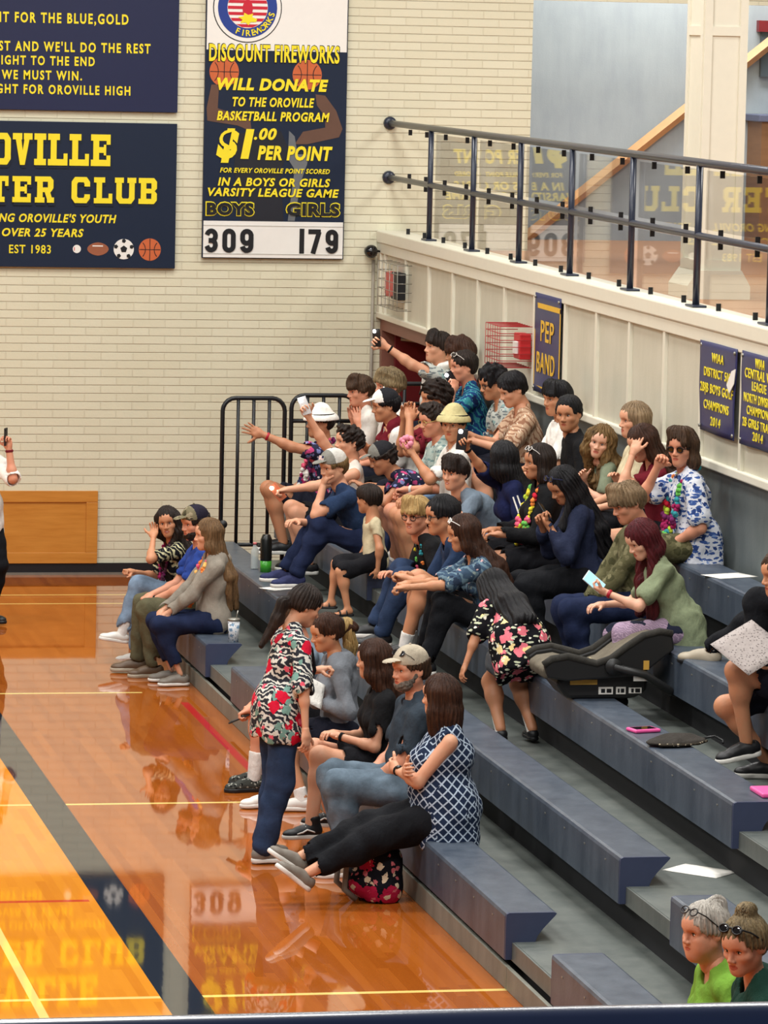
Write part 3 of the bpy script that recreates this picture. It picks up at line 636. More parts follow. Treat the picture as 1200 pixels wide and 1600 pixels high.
for j in range(-3, 4):
    z0, z1 = (j*2-.5)*4.6*k, (j*2+.5)*4.6*k; R_ = 31*k
    if abs(z0) < R_ and abs(z1) < R_: st.append(([(c[0]-math.sqrt(R_*R_-z0*z0), c[1]+z0), (c[0]+math.sqrt(R_*R_-z0*z0), c[1]+z0), (c[0]+math.sqrt(R_*R_-z1*z1), c[1]+z1), (c[0]-math.sqrt(R_*R_-z1*z1), c[1]+z1)], 3))
flatpiece(sg, 'logo_stripes', st, LG, .002, .011)
flatpiece(sg, 'logo_cracker', [(disc((c[0], c[1]-2*k), 8*k, 14, 15*k), 3)], LG, .002, .013); flatpiece(sg, 'logo_burst', [([(c[0]+(15 if q % 2 == 0 else 8)*k*math.cos(q*.4833), c[1]-17*k+(10 if q % 2 == 0 else 6)*k*math.sin(q*.4833)) for q in range(13)], 4)], LG, .002, .015)
wd = 'FIREWORKS'
for i, ch in enumerate(wd):
    a = math.radians(248+i*12.2); m0 = _txt(ch, .02, 0); xs_ = [v.co.x for v in m0.vertices]; xc = (min(xs_)+max(xs_))/2
    for v in m0.vertices:
        x = (v.co.x-xc)*13*k; z = (v.co.y-.35)*13*k; b = a+math.pi/2
        v.co = Vector((c[0]+38.5*k*math.cos(a)+x*math.cos(b)-z*math.sin(b), YS-.010-(v.co.z+.5)*.004, c[1]+38.5*k*math.sin(a)+x*math.sin(b)+z*math.cos(b)))
    m0.materials.clear(); m0.materials.append(M_YEL); o = link('logo_letter', m0, sg); o.matrix_parent_inverse = Matrix.Translation(-Vector(sg.location))
PR = [flat('print_skin', (98, 70, 56), .6), flat('print_jersey', (26, 28, 38), .6), flat('print_trim', (104, 108, 112), .6)]
S4 = lambda L, o=0: [wp(300+u/4.615, o+v/4.615) for u, v in L]
flatpiece(sg, 'printed_arm', [(S4([(330, 905), (110, 870), (105, 780), (140, 610), (195, 610), (185, 780), (420, 860), (430, 950)]), 0)], PR)
flatpiece(sg, 'printed_arm', [(S4([(890, 680), (960, 690), (1040, 800), (1085, 930), (1060, 990), (830, 1040), (740, 1040), (800, 950), (960, 920), (960, 840), (900, 760)]), 0)], PR)
flatpiece(sg, 'printed_jersey', [(S4([(330, 40), (640, 20), (700, 160), (640, 300), (660, 670), (360, 670), (300, 300)], 200), 1), (S4([(700, 20), (740, 60), (760, 190), (840, 190), (830, 260), (780, 400), (740, 670), (690, 670), (740, 300), (690, 220)], 200), 2)], PR)
bball(sg, wp(350.3, 112), .135); bball(sg, wp(480, 117), .135)
DK = flat('letter_edge_navy', (12, 18, 40), .5)
for s, u0, v0, u1, v1, vt, b, sh in (("WILL DONATE", 338.6, 140.4, 512.4, 143.5, 121.3, .05, .2), ("TO THE OROVILLE", 362.8, 166.4, 490.7, 168, 151.7, .035, .2), ("BASKETBALL PROGRAM", 338.6, 188, 514.5, 190.5, 173.4, .035, .2),
                                 ("$1", 337.3, 247.7, 396.4, 248, 201, .07, .2), (".00", 396.4, 219, 432, 218, 200.7, .04, .25), ("PER POINT", 401.8, 249.5, 518.9, 252, 227, .045, .2), ("FOR EVERY OROVILLE POINT SCORED", 343.3, 269.8, 515, 271.5, 262.2, .03, .25),
                                 ("IN A BOYS OR GIRLS", 340, 290.6, 515.6, 292, 277.6, .035, .2), ("VARSITY LEAGUE GAME", 324.3, 306.6, 529.2, 308.5, 293.6, .035, .2)):
    z = WZ((u0+u1)/2, (v0+v1)/2); letters(sg, YS, 'W', s, (WX(u0, v0), z), WX(u1, v1), z+WZ(u0, vt)-WZ(u0, v0), M_YEL, '', b, sh, .004, .006)
z = WZ(428, 97.3); letters(sg, YS, 'W', 'DISCOUNT FIREWORKS', (WX(326.4, 96), z), WX(530, 99), z+.155, M_YEL, '', .03, 0, .006, .006, 'lettering', (DK, .007, .03))
for s, u0, u1, v0 in (('BOYS', 322.5, 396, 336), ('GIRLS', 447.5, 530, 337.2)):
    z = WZ((u0+u1)/2, v0); letters(sg, YS, 'W', s, (WX(u0, v0), z), WX(u1, v0), z+.112, M_INK, '', .05, 0, .006, .006, 'lettering', (M_YEL, .010, .03))
def digit(par, ch, x, z, w, h):
    """a plain bold numeral drawn as ribbons of even width"""
    t = .044; r = w/2-t/2; cx = x+w/2; P = []
    def rib(pts):
        for a, b in zip(pts, pts[1:]):
            d = (Vector(b)-Vector(a)).normalized(); n = Vector((-d.y, d.x))*t/2; a2 = Vector(a)-d*.004; b2 = Vector(b)+d*.004
            P.append(([tuple(a2+n), tuple(b2+n), tuple(b2-n), tuple(a2-n)], 2))
    A = lambda c, r, a0, a1, n=9: [(c[0]+r*math.cos(math.radians(a0+(a1-a0)*k/n)), c[1]+r*math.sin(math.radians(a0+(a1-a0)*k/n))) for k in range(n+1)]
    top = (cx, z+h-t/2-r); bot = (cx, z+t/2+r)
    if ch == '1': rib([(cx, z), (cx, z+h)])
    elif ch == '7': rib([(x, z+h-t/2), (x+w-.01, z+h-t/2)]); rib([(x+w-.022, z+h-t*.6), (x+w*.36, z)])
    elif ch == '0': rib(A(top, r, 0, 180)+A(bot, r, 180, 360)+[(cx+r, top[1])])
    elif ch == '9': q = (cx, top[1]-.03); rib(A(top, r, 0, 180)+A(q, r, 180, 360)); rib([(cx+r, top[1]+.01), (cx+r, bot[1])]+A(bot, r, 0, -170))
    elif ch == '3':
        r2 = h/4-t/4+.002; c1 = (cx, z+h-t/2-r2); c2 = (cx, z+t/2+r2); sq = lambda L, c: [(c[0]+(px-c[0])*r/r2, pz) for px, pz in L]
        rib(sq(A(c1, r2, 165, -75), c1)); rib(sq(A(c2, r2, 75, -165), c2)); rib([(cx-.02, z+h/2), (cx+.03, z+h/2)])
    flatpiece(par, 'score_digit', P, ORG, .003, .007)
z0, z1 = WZ(430, 403), WZ(430, 346.2); flatpiece(sg, 'score_panel', [([(6.275, z0), (7.565, z0), (7.565, z1), (6.275, z1)], 0)], ORG, .006, .0)
flatpiece(sg, 'score_track', [([(6.275, z) , (7.565, z), (7.565, z+.008), (6.275, z+.008)], 0) for z in (z1-.045, z0+.03)], [flat('track_grey', (196, 194, 186), .4)], .003, .006)
for s, u0, u1, v0 in (('309', 319, 395.3, 394.6), ('179', 466.8, 527.5, 395.7)):
    z = WZ((u0+u1)/2, v0); xa, xb = WX(u0, v0), WX(u1, v0); n_ = sum(.42 if ch == '1' else 1 for ch in s)+.34*2; wch = (xb-xa)/n_; x = xa
    for ch in s:
        ww = wch*(.42 if ch == '1' else 1); digit(sg, ch, x, z, ww, .218); x += ww+.34*wch
# banners on the side wall
def banner(label, y0, y1, z0, z1, lines, gold=False, fold=.006):
    b = thing('banner', label, 'banner', (7.90, (y0+y1)/2, z0)); n = 20; m_ = 16; V = []; Q = []; yc = (y0+y1)/2; rg = waves(int(y0*10), 9, fold, 5)
    for j in range(m_+1):
        for i in range(n+1): V.append((0, y0+(y1-y0)*i/n-yc, (z1-z0)*j/m_))
    V = np.array(V, np.float32); V[:, 0] += rg(V+A3(0, y0, z0))-abs(fold)
    for j in range(m_):
        for i in range(n): Q.append((j*(n+1)+i, (j+1)*(n+1)+i, (j+1)*(n+1)+i+1, j*(n+1)+i+1))
    ob = link('cloth', mesh_np('cloth', V, Q, M_BAN), b); so = ob.modifiers.new('solid', 'SOLIDIFY'); so.thickness = .004
    X0 = 7.90-fold*2.2-.002
    for (s, a0, zb, a1, zt) in lines: letters(b, X0, 'B', s, (a0, zb), a1, zt, M_GOLD if gold else M_YEL, '', .012, 0, .003, .001)
    if gold:
        mb = MB(); h = z1-z0; w = (y0-y1)/2
        for lo, hi in (((-w, 0), (w, .05)), ((-w, h-.115), (w, h-.075)), ((-w, 0), (-w+.022, h-.08)), ((w-.022, 0), (w, h-.08))): mb.box((-fold*2.2-.002, lo[0], lo[1]), (-fold*2.2+.001, hi[0], hi[1]))
        mb.done('gold_border', M_GOLD, b)
    mb = MB()
    for y in (y0-.03, y1+.03):
        for z in (.03, z1-z0-.03): mb.tube([(-.02, y-yc, z), (-.006, y-yc, z)], .012, 0, 8)
    mb.done('grommet', M_WIRE, b)
banner('narrow navy banner reading PEP BAND with gold border', 33.0, 32.17, 2.235, 3.0, [('PEP', BY(846.3, 532.5), BZ(846.3, 532.5), BY(866.5, 535), BZ(846.3, 500)), ('BAND', BY(839.8, 580), BZ(839.8, 580), BY(867.5, 588), BZ(839.8, 548.5))], True, .002)
banner('creased navy championship banner for boys golf, left of the pair', 28.19, 27.33, 2.385, 2.985, [(s, BY(u0, vb), BZ(u0, vb), BY(u1, vb+(u1-u0)*.36), BZ(u0, vt)) for s, u0, u1, vt, vb in (('WIAA', 1116, 1134.3, 550.9, 565.3), ('DISTRICT 5|6', 1104, 1144.6, 572.2, 586), ('2B|B BOYS GOLF', 1098, 1148.8, 595, 609.4), ('CHAMPIONS', 1103.4, 1142, 623, 636.9), ('2014', 1113.7, 1129, 650.6, 664.4))])
banner('navy girls league championship banner cut off by the right edge of the photo', 27.2, 26.32, 2.385, 2.99, [(s, BY(u0, vb), BZ(u0, vb), 2*26.76-BY(u0, vb), BZ(u0, vt)) for s, u0, vt, vb in (('WIAA', 1184, 560, 575), ('CENTRAL WA', 1168, 573.6, 588.7), ('LEAGUE', 1179, 596, 610), ('NORTH DIVISION', 1166, 612, 626), ('CHAMPIONS', 1170.8, 632.7, 646.5), ('2B GIRLS TRACK', 1164, 650.6, 664.4), ('2014', 1179.7, 674.7, 688.4))])
tag(MB().prism([(27.27, 2.86), (27.36, 2.84), (27.47, 2.74), (27.40, 2.69), (27.30, 2.76)], 0, 7.868, 7.872).done('torn_paper', M_WHITE), 'torn white paper scrap hanging over the edge of the boys golf banner', 'paper')

MAT = {}; SK = {}
for k, c in dict(fair=(214, 160, 128), pale=(224, 174, 146), tan=(196, 140, 104), olive=(182, 128, 94), brown=(160, 106, 76), red=(212, 150, 120), deep=(120, 78, 58)).items():
    SK[k] = skin_mat('skin_'+k, c); SK[k+'_lip'] = flat('lip_'+k, (int(c[0]*.86), int(c[1]*.62), int(c[2]*.62)), .45)
for k, c, c2 in (('dark', (26, 20, 18), (66, 50, 42)), ('black', (12, 11, 13), (44, 42, 46)), ('brown', (52, 36, 26), (104, 76, 54)), ('lightbrown', (96, 70, 46), (160, 124, 84)), ('blond', (150, 116, 66), (222, 190, 128)),
                 ('strawberry', (168, 130, 74), (228, 196, 136)), ('auburn', (66, 18, 24), (118, 40, 48)), ('grey', (176, 166, 154), (236, 230, 220)), ('ashblond', (92, 76, 56), (188, 164, 120)), ('goldbrown', (88, 66, 40), (170, 134, 84)), ('chestnut', (48, 28, 20), (92, 58, 40)), ('beardgrey', (90, 78, 68), (160, 150, 138)), ('fawn', (128, 104, 78), (178, 152, 118))):
    MAT[k] = hair_mat('hair_'+k, c, c2)
MAT['eye_white'] = flat('eye_white', (226, 218, 210), .2, var=.02); MAT['iris'] = flat('iris', (40, 26, 18), .15, var=.05)
for k, c in dict(tee_black=(26, 26, 28), tee_navy=(38, 56, 86), tee_white=(226, 220, 210), tee_blue=(46, 72, 150), grey_sweat=(140, 132, 120), hood_grey=(112, 116, 122), polo=(52, 62, 72), sage=(132, 142, 112), moss=(118, 126, 104), navy_jacket=(34, 40, 62),
                 hood_black=(20, 20, 22), jersey_navy=(24, 30, 66), cloth_white=(236, 232, 224), beige=(204, 190, 156), pale_red=(206, 150, 150), flag_blue=(52, 56, 90), shorts_black=(24, 24, 28), shorts_navy=(28, 30, 42), pants_black=(20, 21, 25), olive_pants=(92, 88, 66),
                 khaki=(120, 112, 86), maroon=(112, 28, 40), green=(122, 168, 62), darkgreen=(24, 56, 46), shorts_grey=(96, 100, 104), cap_grey=(128, 126, 118), cap_mesh=(206, 202, 194), cap_navy=(36, 32, 46), cap_tan=(178, 166, 146), cap_black=(36, 36, 40), dusty=(96, 54, 74), sock_white=(228, 224, 218), band_black=(24, 24, 26), tank_white=(222, 214, 202), bluegrey=(118, 132, 146), shorts_denim=(110, 136, 166), charcoal=(56, 58, 60), bucket_tan=(196, 184, 134)).items():
    MAT[k] = cloth('cloth_'+k, c)
MAT['jeans'] = denim('denim_mid', (44, 58, 84), .25); MAT['jeans_dark'] = denim('denim_dark', (32, 40, 66), .2); MAT['jeans_light'] = denim('denim_light', (112, 130, 150)); MAT['jeans_grey'] = denim('denim_grey', (92, 106, 118))
MAT['camo'] = floral('camo', (116, 108, 84), [((150, 138, 112), 22, .45, 'b'), ((74, 70, 50), 20, .36, 'b'), ((54, 48, 40), 26, .24, 'b')])
MAT['camo_pants'] = floral('camo_olive', (96, 92, 64), [((72, 70, 46), 16, .42, 'b'), ((120, 114, 84), 18, .30, 'b')])
MAT['fl_red'] = floral('print_red_hibiscus', (46, 48, 56), [((216, 214, 204), 13, .36, 'stripe'), ((120, 160, 150), 11, .28, 'b'), ((206, 24, 54), 9, .36, 'b'), ((236, 96, 116), 12, .18, 'b')], 1.0, .9)
MAT['fl_blue'] = floral('print_teal', (62, 82, 104), [((104, 128, 142), 8, .30, 'stripe'), ((42, 54, 74), 13, .34, 'b'), ((150, 164, 160), 18, .22, 'leaf'), ((196, 160, 160), 12, .16, 'b')])
MAT['fl_white'] = floral('print_blue_on_white', (218, 220, 228), [((60, 88, 150), 15, .40, 'leaf'), ((44, 66, 122), 18, .34, 'b'), ((120, 146, 192), 22, .24, 'leaf')], 1.0, .8)
MAT['fl_black'] = floral('print_bouquet', (16, 15, 20), [((196, 200, 170), 14, .30, 'leaf'), ((232, 120, 132), 10, .36, 'b'), ((240, 214, 150), 9, .26, 'b'), ((236, 232, 214), 22, .2, 'b')], 1.0, .5)
MAT['fl_dark'] = floral('print_dark', (22, 22, 28), [((196, 190, 150), 9, .24, 'stripe'), ((140, 134, 110), 22, .22, 'leaf')], 1.0, .6)
MAT['fl_grey'] = floral('print_grey', (186, 190, 182), [((112, 120, 122), 14, .36, 'leaf'), ((140, 170, 168), 12, .30, 'b'), ((88, 98, 104), 20, .24, 'b')])
MAT['fl_mint'] = floral('print_mint', (170, 186, 178), [((120, 150, 148), 12, .34, 'leaf'), ((206, 214, 204), 14, .3, 'b'), ((96, 112, 118), 20, .22, 'b')])
MAT['fl_tan'] = floral('print_tan', (196, 164, 136), [((150, 108, 84), 9, .30, 'stripe'), ((226, 206, 184), 18, .22, 'leaf')])
MAT['fl_bluegreen'] = floral('print_lagoon', (26, 60, 108), [((54, 130, 140), 9, .32, 'stripe'), ((110, 180, 180), 20, .20, 'leaf'), ((20, 34, 70), 12, .28, 'b')])
MAT['fl_purple'] = floral('print_purple', (40, 40, 62), [((196, 70, 120), 14, .34, 'b'), ((120, 130, 180), 16, .30, 'b'), ((226, 220, 224), 20, .18, 'b')])
MAT['tie_dye'] = floral('print_lilac', (150, 128, 150), [((186, 160, 182), 26, .25, 'stripe'), ((36, 40, 58), 5, .30, 'b')])
MAT['fl_shoe'] = floral('print_shoe', (60, 62, 58), [((150, 150, 140), 40, .3, 'b'), ((24, 24, 24), 34, .3, 'b')])
t = NT('cloth_lattice', .85, .15); o_ = t.sep(t.co()); a_ = t.math('MULTIPLY', t.math('ADD', o_[2], o_[1]), 17); b_ = t.math('MULTIPLY', t.math('SUBTRACT', o_[2], o_[1]), 17); a2 = t.math('MULTIPLY', t.math('ADD', o_[2], o_[0]), 17); b2 = t.math('MULTIPLY', t.math('SUBTRACT', o_[2], o_[0]), 17)
def _ln(v): return t.math('LESS_THAN', t.math('ABSOLUTE', t.math('SUBTRACT', t.math('FRACT', v), .5)), .095)
gn = t.n('ShaderNodeNewGeometry'); nx = t.sep(gn.outputs['Normal']); side_ = t.math('GREATER_THAN', t.math('ABSOLUTE', nx[0]), t.math('ABSOLUTE', nx[1]))
l1_ = t.math('MAXIMUM', _ln(a_), _ln(b_)); l2_ = t.math('MAXIMUM', _ln(a2), _ln(b2))
t.col(t.mix(t.math('ADD', t.math('MULTIPLY', side_, l1_), t.math('MULTIPLY', t.math('SUBTRACT', 1.0, side_), l2_)), sr(30, 42, 66), sr(176, 190, 206))); MAT['lattice'] = t.m
for k, c in dict(white=(226, 222, 214), shoe_black=(26, 26, 28), shoe_grey=(122, 114, 104), shoe_brown=(98, 78, 60), shoe_tan=(170, 158, 138), lace=(232, 230, 222), red_band=(170, 24, 44), frame_black=(18, 18, 20), frame_white=(236, 232, 226), phone_black=(24, 24, 28), phone_white=(226, 232, 236), pink_plastic=(240, 92, 160), gold=(190, 160, 90), orange_case=(214, 120, 84)).items():
    MAT[k] = flat('plain_'+k, c, .45)
MAT['screen_dark'] = flat('screen_dark', (14, 15, 20), .08, .6, var=.05); MAT['lens_dark'] = flat('lens_dark', (18, 14, 14), .06, .7)
MAT['screen_lit'] = glow('screen_lit', (150, 206, 232), 1.4); MAT['flash'] = glow('flashlight_glow', (255, 255, 255), 60)
for k, c in dict(lei_red=(200, 40, 60), lei_pink=(232, 100, 130), lei_yellow=(232, 214, 60), lei_green=(110, 190, 90), lei_orange=(240, 140, 70), lei_peach=(250, 190, 110), lei_purple=(120, 46, 96), lei_teal=(60, 150, 160), lei_magenta=(160, 40, 90), lei_lime=(190, 214, 70)).items():
    MAT[k] = flat(k, c, .8, .1)

# ---------------------------------------------------------------- people
nrm = lambda v: v/(np.linalg.norm(v)+1e-9)
def rotm(axis, deg):
    return np.array(Matrix.Rotation(math.radians(deg), 3, Vector(axis)), np.float32)
_tpl = {}
def head_tpl(kind, vox, smile):
    key = ('h', kind, vox, smile)
    if key in _tpl: return _tpl[key]
    fem = kind == 'f'; kid = kind == 'k'; old = kind == 'o'
    jw = .040 if fem else (.038 if kid else .047); jz = -.094 if fem else -.098
    p = [EL((-.010, 0, .034), (.094, .075, .083)), EL((.024, 0, -.028), (.064, .061 if not fem else .058, .082), k=.04)]
    for s in (1, -1):
        p += [CN((-.005, s*jw, -.052), (.060, s*.014, jz), .026, .018, .035), EL((.056, s*.040, -.026), (.024, .024, .020), k=.03),
              CN((.079, s*.010, .020), (.064, s*.050, .016), .011 if not fem else .008, .010, .02)]
    p += [EL((.070, 0, jz), (.019, .022, .017), k=.03), EL((.066, 0, -.062), (.027, .032, .030), k=.025), EL((.072, 0, .045), (.024, .046, .032), k=.04)]
    if old: p += [EL((.03, 0, -.108), (.045, .045, .028), k=.04), EL((.05, .045, -.062), (.03, .024, .034), k=.03), EL((.05, -.045, -.062), (.03, .024, .034), k=.03)]
    for s in (1, -1): p += [EL((.094, s*.031, .000), (.017, .020, .014), k=.018, op='-')]
    for s in (1, -1): p += [EL((.0675, s*.031, .001), (.0135, .0165, .0125), k=.004)]
    p += [CN((.084, 0, .008), (.107, 0, -.030), .008, .0115, .014), EL((.099, .012, -.036), (.011, .0085, .008), k=.008), EL((.099, -.012, -.036), (.011, .0085, .008), k=.008)]
    p += [EL((.088, 0, -.059), (.009, .022, .0055), k=.006), EL((.087, 0, -.071), (.009, .019, .007), k=.006)]
    p += [CN((.098, -.018, -.0652), (.098, .018, -.0652), .0028, .0028, .004, '-')]
    for s in (1, -1):
        Re = rotm((0, 0, 1), s*-22) @ rotm((0, 1, 0), 12)
        p += [EL((-.016, s*.079, -.006), (.021, .0075, .033), Re, k=.012), EL((-.012, s*.087, -.003), (.011, .006, .017), Re, k=.006, op='-')]
    nr = .046 if fem else (.04 if kid else .055)
    p += [CN((-.022, 0, -.07), (-.035, 0, -.16), nr, nr+.002, .04)]
    V, Q = surf(p, vox)
    C = V[Q].mean(1); I = np.zeros(len(Q), np.int32)
    lip = ((C[:, 0] > .0835) & (((C[:, 1]/(.023 if fem else .021))**2+((C[:, 2]+.0655)/(.0125 if fem else .009))**2) < 1)); I[lip] = 1
    parts = [(V, Q, I)]
    for s in (1, -1):
        parts += [sphere_np((.0722, s*.031, .000), (.0112, .0128, .0078))+(2,), sphere_np((.0795, s*.031, .000), (.0048, .0062, .0064), 8, 6)+(3,)]
        v, q = tube_np([(.0865, s*.013, .021), (.083, s*.032, .027), (.068, s*.050, .020)], [.0042, .0054 if not fem else .0036, .0026]); parts.append((v, q, 4))
        if True:
            v, q = tube_np([(.0815, s*.019, .003), (.0842, s*.031, .0085), (.076, s*.046, .003)], [.0012, .002, .0014]); parts.append((v, q, 3))
    if smile: parts.append(sphere_np((.0895, 0, -.0645), (.0075, .0185, .0058))+(2,))
    _tpl[key] = join(parts); return _tpl[key]
def hand_tpl(pose, vox):
    key = ('d', pose, vox)
    if key in _tpl: return _tpl[key]
    curl = {'relax': (22, 28, 22), 'grip': (52, 68, 40), 'fist': (80, 88, 55), 'open': (4, 8, 6), 'flat': (6, 10, 8), 'point': (75, 80, 50)}[pose]
    p = [EL((.045, 0, 0), (.050, .040, .015), k=.02), CN((-.02, 0, 0), (.02, 0, 0), .026, .026, .02), EL((.03, .026, -.006), (.034, .018, .016), k=.02)]
    for i, (y, L) in enumerate(((.030, .072), (.010, .080), (-.010, .074), (-.029, .058))):
        a = np.array((.080-.004*abs(i-1.2), y, .001)); ang = 0; sp = (y/.03)*(.10 if pose != 'open' else .22)
        c = (3, 5, 5) if (pose == 'point' and i == 0) else curl
        for j, fr in enumerate((.44, .32, .24)):
            ang += c[j]+i*3*(pose != 'open')
            d = np.array((math.cos(math.radians(ang)), sp, -math.sin(math.radians(ang)))); b = a+d/np.linalg.norm(d)*L*fr
            p.append(CN(a, b, .0092-.0009*j-.0006*(i == 3), .0086-.0010*j, .004)); a = b
    th = {'relax': ((.65, .72, -.15), (.85, .45, -.3)), 'grip': ((.55, .60, -.55), (.8, -.1, -.6)), 'fist': ((.6, .45, -.65), (.55, -.6, -.45)), 'open': ((.5, .85, 0), (.6, .75, 0)), 'flat': ((.75, .62, -.08), (.9, .3, -.1)), 'point': ((.6, .45, -.6), (.6, -.5, -.4))}[pose]
    a = np.array((.022, .030, -.006))
    for j, (d, L) in enumerate(zip((th[0], th[0], th[1]), (.032, .028, .026))):
        d = np.array(d); b = a+d/np.linalg.norm(d)*L; p.append(CN(a, b, .0125-.0015*j, .0112-.0013*j, .008)); a = b
    _tpl[key] = surf(p, vox); return _tpl[key]
def foot_prims(A, Rf, s):
    T = lambda q: A+Rf @ (np.array(q)*s)
    return [CN(T((-.03, 0, -.04)), T((.06, 0, -.055)), .036*s, .032*s, .03), EL(T((.11, 0, -.066)), (np.array((.06, .042, .02))*s), Rf, .02)]
def shoe_tpl(style):
    key = ('s', style)
    if key in _tpl: return _tpl[key]
    top = {'low': -.022, 'high': .055, 'slip': -.030, 'boot': .06}[style]
    p = [CN((-.038, 0, -.044), (.06, 0, -.052), .039, .041, .03), EL((.135, 0, -.060), (.062, .047, .032), k=.03), CN((-.022, 0, -.04), (-.016, 0, top-.02), .043, .046, .03),
         CN((.02, 0, -.03), (.09, 0, -.045), .030, .028, .03), PL((0, 0, -1), (0, 0, -.074)), EL((-.016, 0, top+.012), (.036, .034, .03), k=.01, op='-')]
    up = surf(p, .006)
    so = surf([CN((-.034, 0, -.078), (.05, 0, -.078), .046, .044, .03), EL((.125, 0, -.078), (.078, .053, .04), k=.03), PL((0, 0, -1), (0, 0, -.094)), PL((0, 0, 1), (0, 0, -.064 if style != 'slip' else -.068))], .006)
    lc = []
    for i in range(5):
        x = .045+.016*i; z = -.006-.0075*i if style != 'high' else .0-.009*i
        lc.append(tube_np([(x, -.028, z-.012), (x+.004, 0, z+.0015), (x, .028, z-.012)], .0032, 5)+(0,))
    la = join(lc)
    _tpl[key] = (up, so, la[:2]); return _tpl[key]
def ik(a, t, l1, l2, hint):
    d = t-a; L = np.linalg.norm(d); u = d/(L+1e-9); L2 = min(L, (l1+l2)*.995); L2 = max(L2, abs(l1-l2)*1.1+.05)
    x = (l1*l1-l2*l2+L2*L2)/(2*L2); h = math.sqrt(max(l1*l1-x*x, 0)); n = hint-u*(hint @ u); n = nrm(n)
    return a+u*x+n*h, a+u*L2
HAIRSEED = [7]
def person(label, hip, yaw=180, s=1.0, w=1.0, sex='m', lean=(8, 18), side=0, tw=0, head=(0, 8, 0), skin='fair', eye='dark', brow=None,
           hair=('short', 'dark'), top=None, bot=None, shoe=('low', 'white', 'white'), sock=None, seat=None, lf=None, rf=None, lh=None, rh=None,
           lp='relax', rp='relax', lpn=None, rpn=None, le=None, re=None, lk=None, rk=None, foot=(0, 0), fyaw=(8, -8), smile=False, near=False, base=None, group=None, wear=()):
    H = np.array(hip, np.float32); yr = math.radians(yaw)
    f0 = A3(math.cos(yr), math.sin(yr), 0); l0 = A3(-math.sin(yr), math.cos(yr), 0); u0 = A3(0, 0, 1)
    base = seat if base is None and seat is not None else (H[2]-.9 if base is None else base)
    root = thing('person', label, 'person', (hip[0], hip[1], base), group)
    OFF = A3(0, 0, H[2]-base)                      # meshes are built about the hip, the empty sits at the base
    W3 = lambda q: f0*q[0]+l0*q[1]+u0*q[2]
    kid = sex == 'k'; fem = sex in ('f', 'fo')
    def fr(a, sd, t):
        a = math.radians(a); sd = math.radians(sd); u = nrm(math.cos(a)*u0+math.sin(a)*f0+math.tan(sd)*l0)
        t = math.radians(t); f = math.cos(t)*f0+math.sin(t)*l0; f = nrm(f-u*(f @ u)); l = np.cross(u, f); return f, l, u
    f1, l1, u1 = fr(lean[0], side*.5, tw*.3); f2, l2, u2 = fr(lean[1], side, tw)
    P0 = A3(0, 0, 0); Wp = P0+.20*s*u1; N = Wp+.30*s*u2
    sw = (.150 if fem else .172)*s*(.9+.1*w)
    if kid: sw = .150*s
    SL, SR = Wp+.232*s*u2+sw*l2, Wp+.232*s*u2-sw*l2
    hy, hp, hr = (math.radians(v) for v in head)
    hf = math.cos(hy)*f0+math.sin(hy)*l0; hl = np.cross(u0, hf)
    hfw = math.cos(hp)*hf-math.sin(hp)*u0; hu = np.cross(hfw, hl)
    hl, hu = math.cos(hr)*hl+math.sin(hr)*hu, math.cos(hr)*hu-math.sin(hr)*hl
    Rh = np.stack([hfw, hl, hu], 1).astype(np.float32); hs = (s*.35+.65)*(.97 if fem else 1.0)
    if kid: hs = .90
    nd = nrm(u2*1.0+hu*.6+u0*.5); HC = N+.075*s*nd+.10*hs*nrm(hu+.5*nd)+.018*hfw
    HT = lambda q: HC+Rh @ (np.array(q, np.float32)*hs)
    vox = .009 if near else .0105
    # limbs
    hl_ = .088*s; HL, HR = P0+hl_*l0, P0-hl_*l0
    floor_ = -(H[2]-(base-.44)) if seat is not None else -(.90*s)
    if seat is not None:
        lf = (.32, .11, floor_+.09) if lf is None else lf; rf = (.32, -.11, floor_+.09) if rf is None else rf
    else:
        lf = (0, .10, -.81*s) if lf is None else lf; rf = (0, -.10, -.81*s) if rf is None else rf
    kh = A3(0, 0, 0)+f0*1.0+u0*.7
    KL, AL = ik(HL, W3(lf), .43*s, .42*s, kh if lk is None else W3(lk)); KR, AR = ik(HR, W3(rf), .43*s, .42*s, kh if rk is None else W3(rk))
    lh = (.34, .11, .10) if lh is None else lh; rh = (.34, -.11, .10) if rh is None else rh
    EL_, WL = ik(SL, W3(lh), .285*s, .255*s, W3((-.5, .6, -.8) if le is None else le)); ER_, WR = ik(SR, W3(rh), .285*s, .255*s, W3((-.5, -.6, -.8) if re is None else re))
    g = w
    T = lambda *q: P0+q[0]*f1*s+q[1]*l1*s+q[2]*u1*s
    U = lambda *q: Wp+q[0]*f2*s+q[1]*l2*s+q[2]*u2*s
    Rl = np.stack([f1, l1, u1], 1); Ru = np.stack([f2, l2, u2], 1)
    belly = max(0, w-1.0)
    def torso(e, k=.06):
        p = [EL(T(-.005, 0, .03), ((.108*g+e)*s, (.150*g+e)*s, (.105+e)*s), Rl, k), EL(T(-.03, .07, -.005), (.094*g+e)*s, None, k), EL(T(-.03, -.07, -.005), (.098*g+e)*s, None, k),
             EL(T(.012+belly*.12, 0, .15), ((.098*g+belly*.06+e)*s, ((.120 if fem else .132)*g+e)*s, (.13+e)*s), Rl, k),
             EL(U(.0, 0, .12), ((.108*g+e)*s, ((.132 if fem else .150)*(.5+.5*g)+e)*s, (.15+e)*s), Ru, k),
             CN(SL-.02*l2*s-.006*u2, SR+.02*l2*s-.006*u2, (.050+e*.6)*s, (.050+e*.6)*s, .05)]
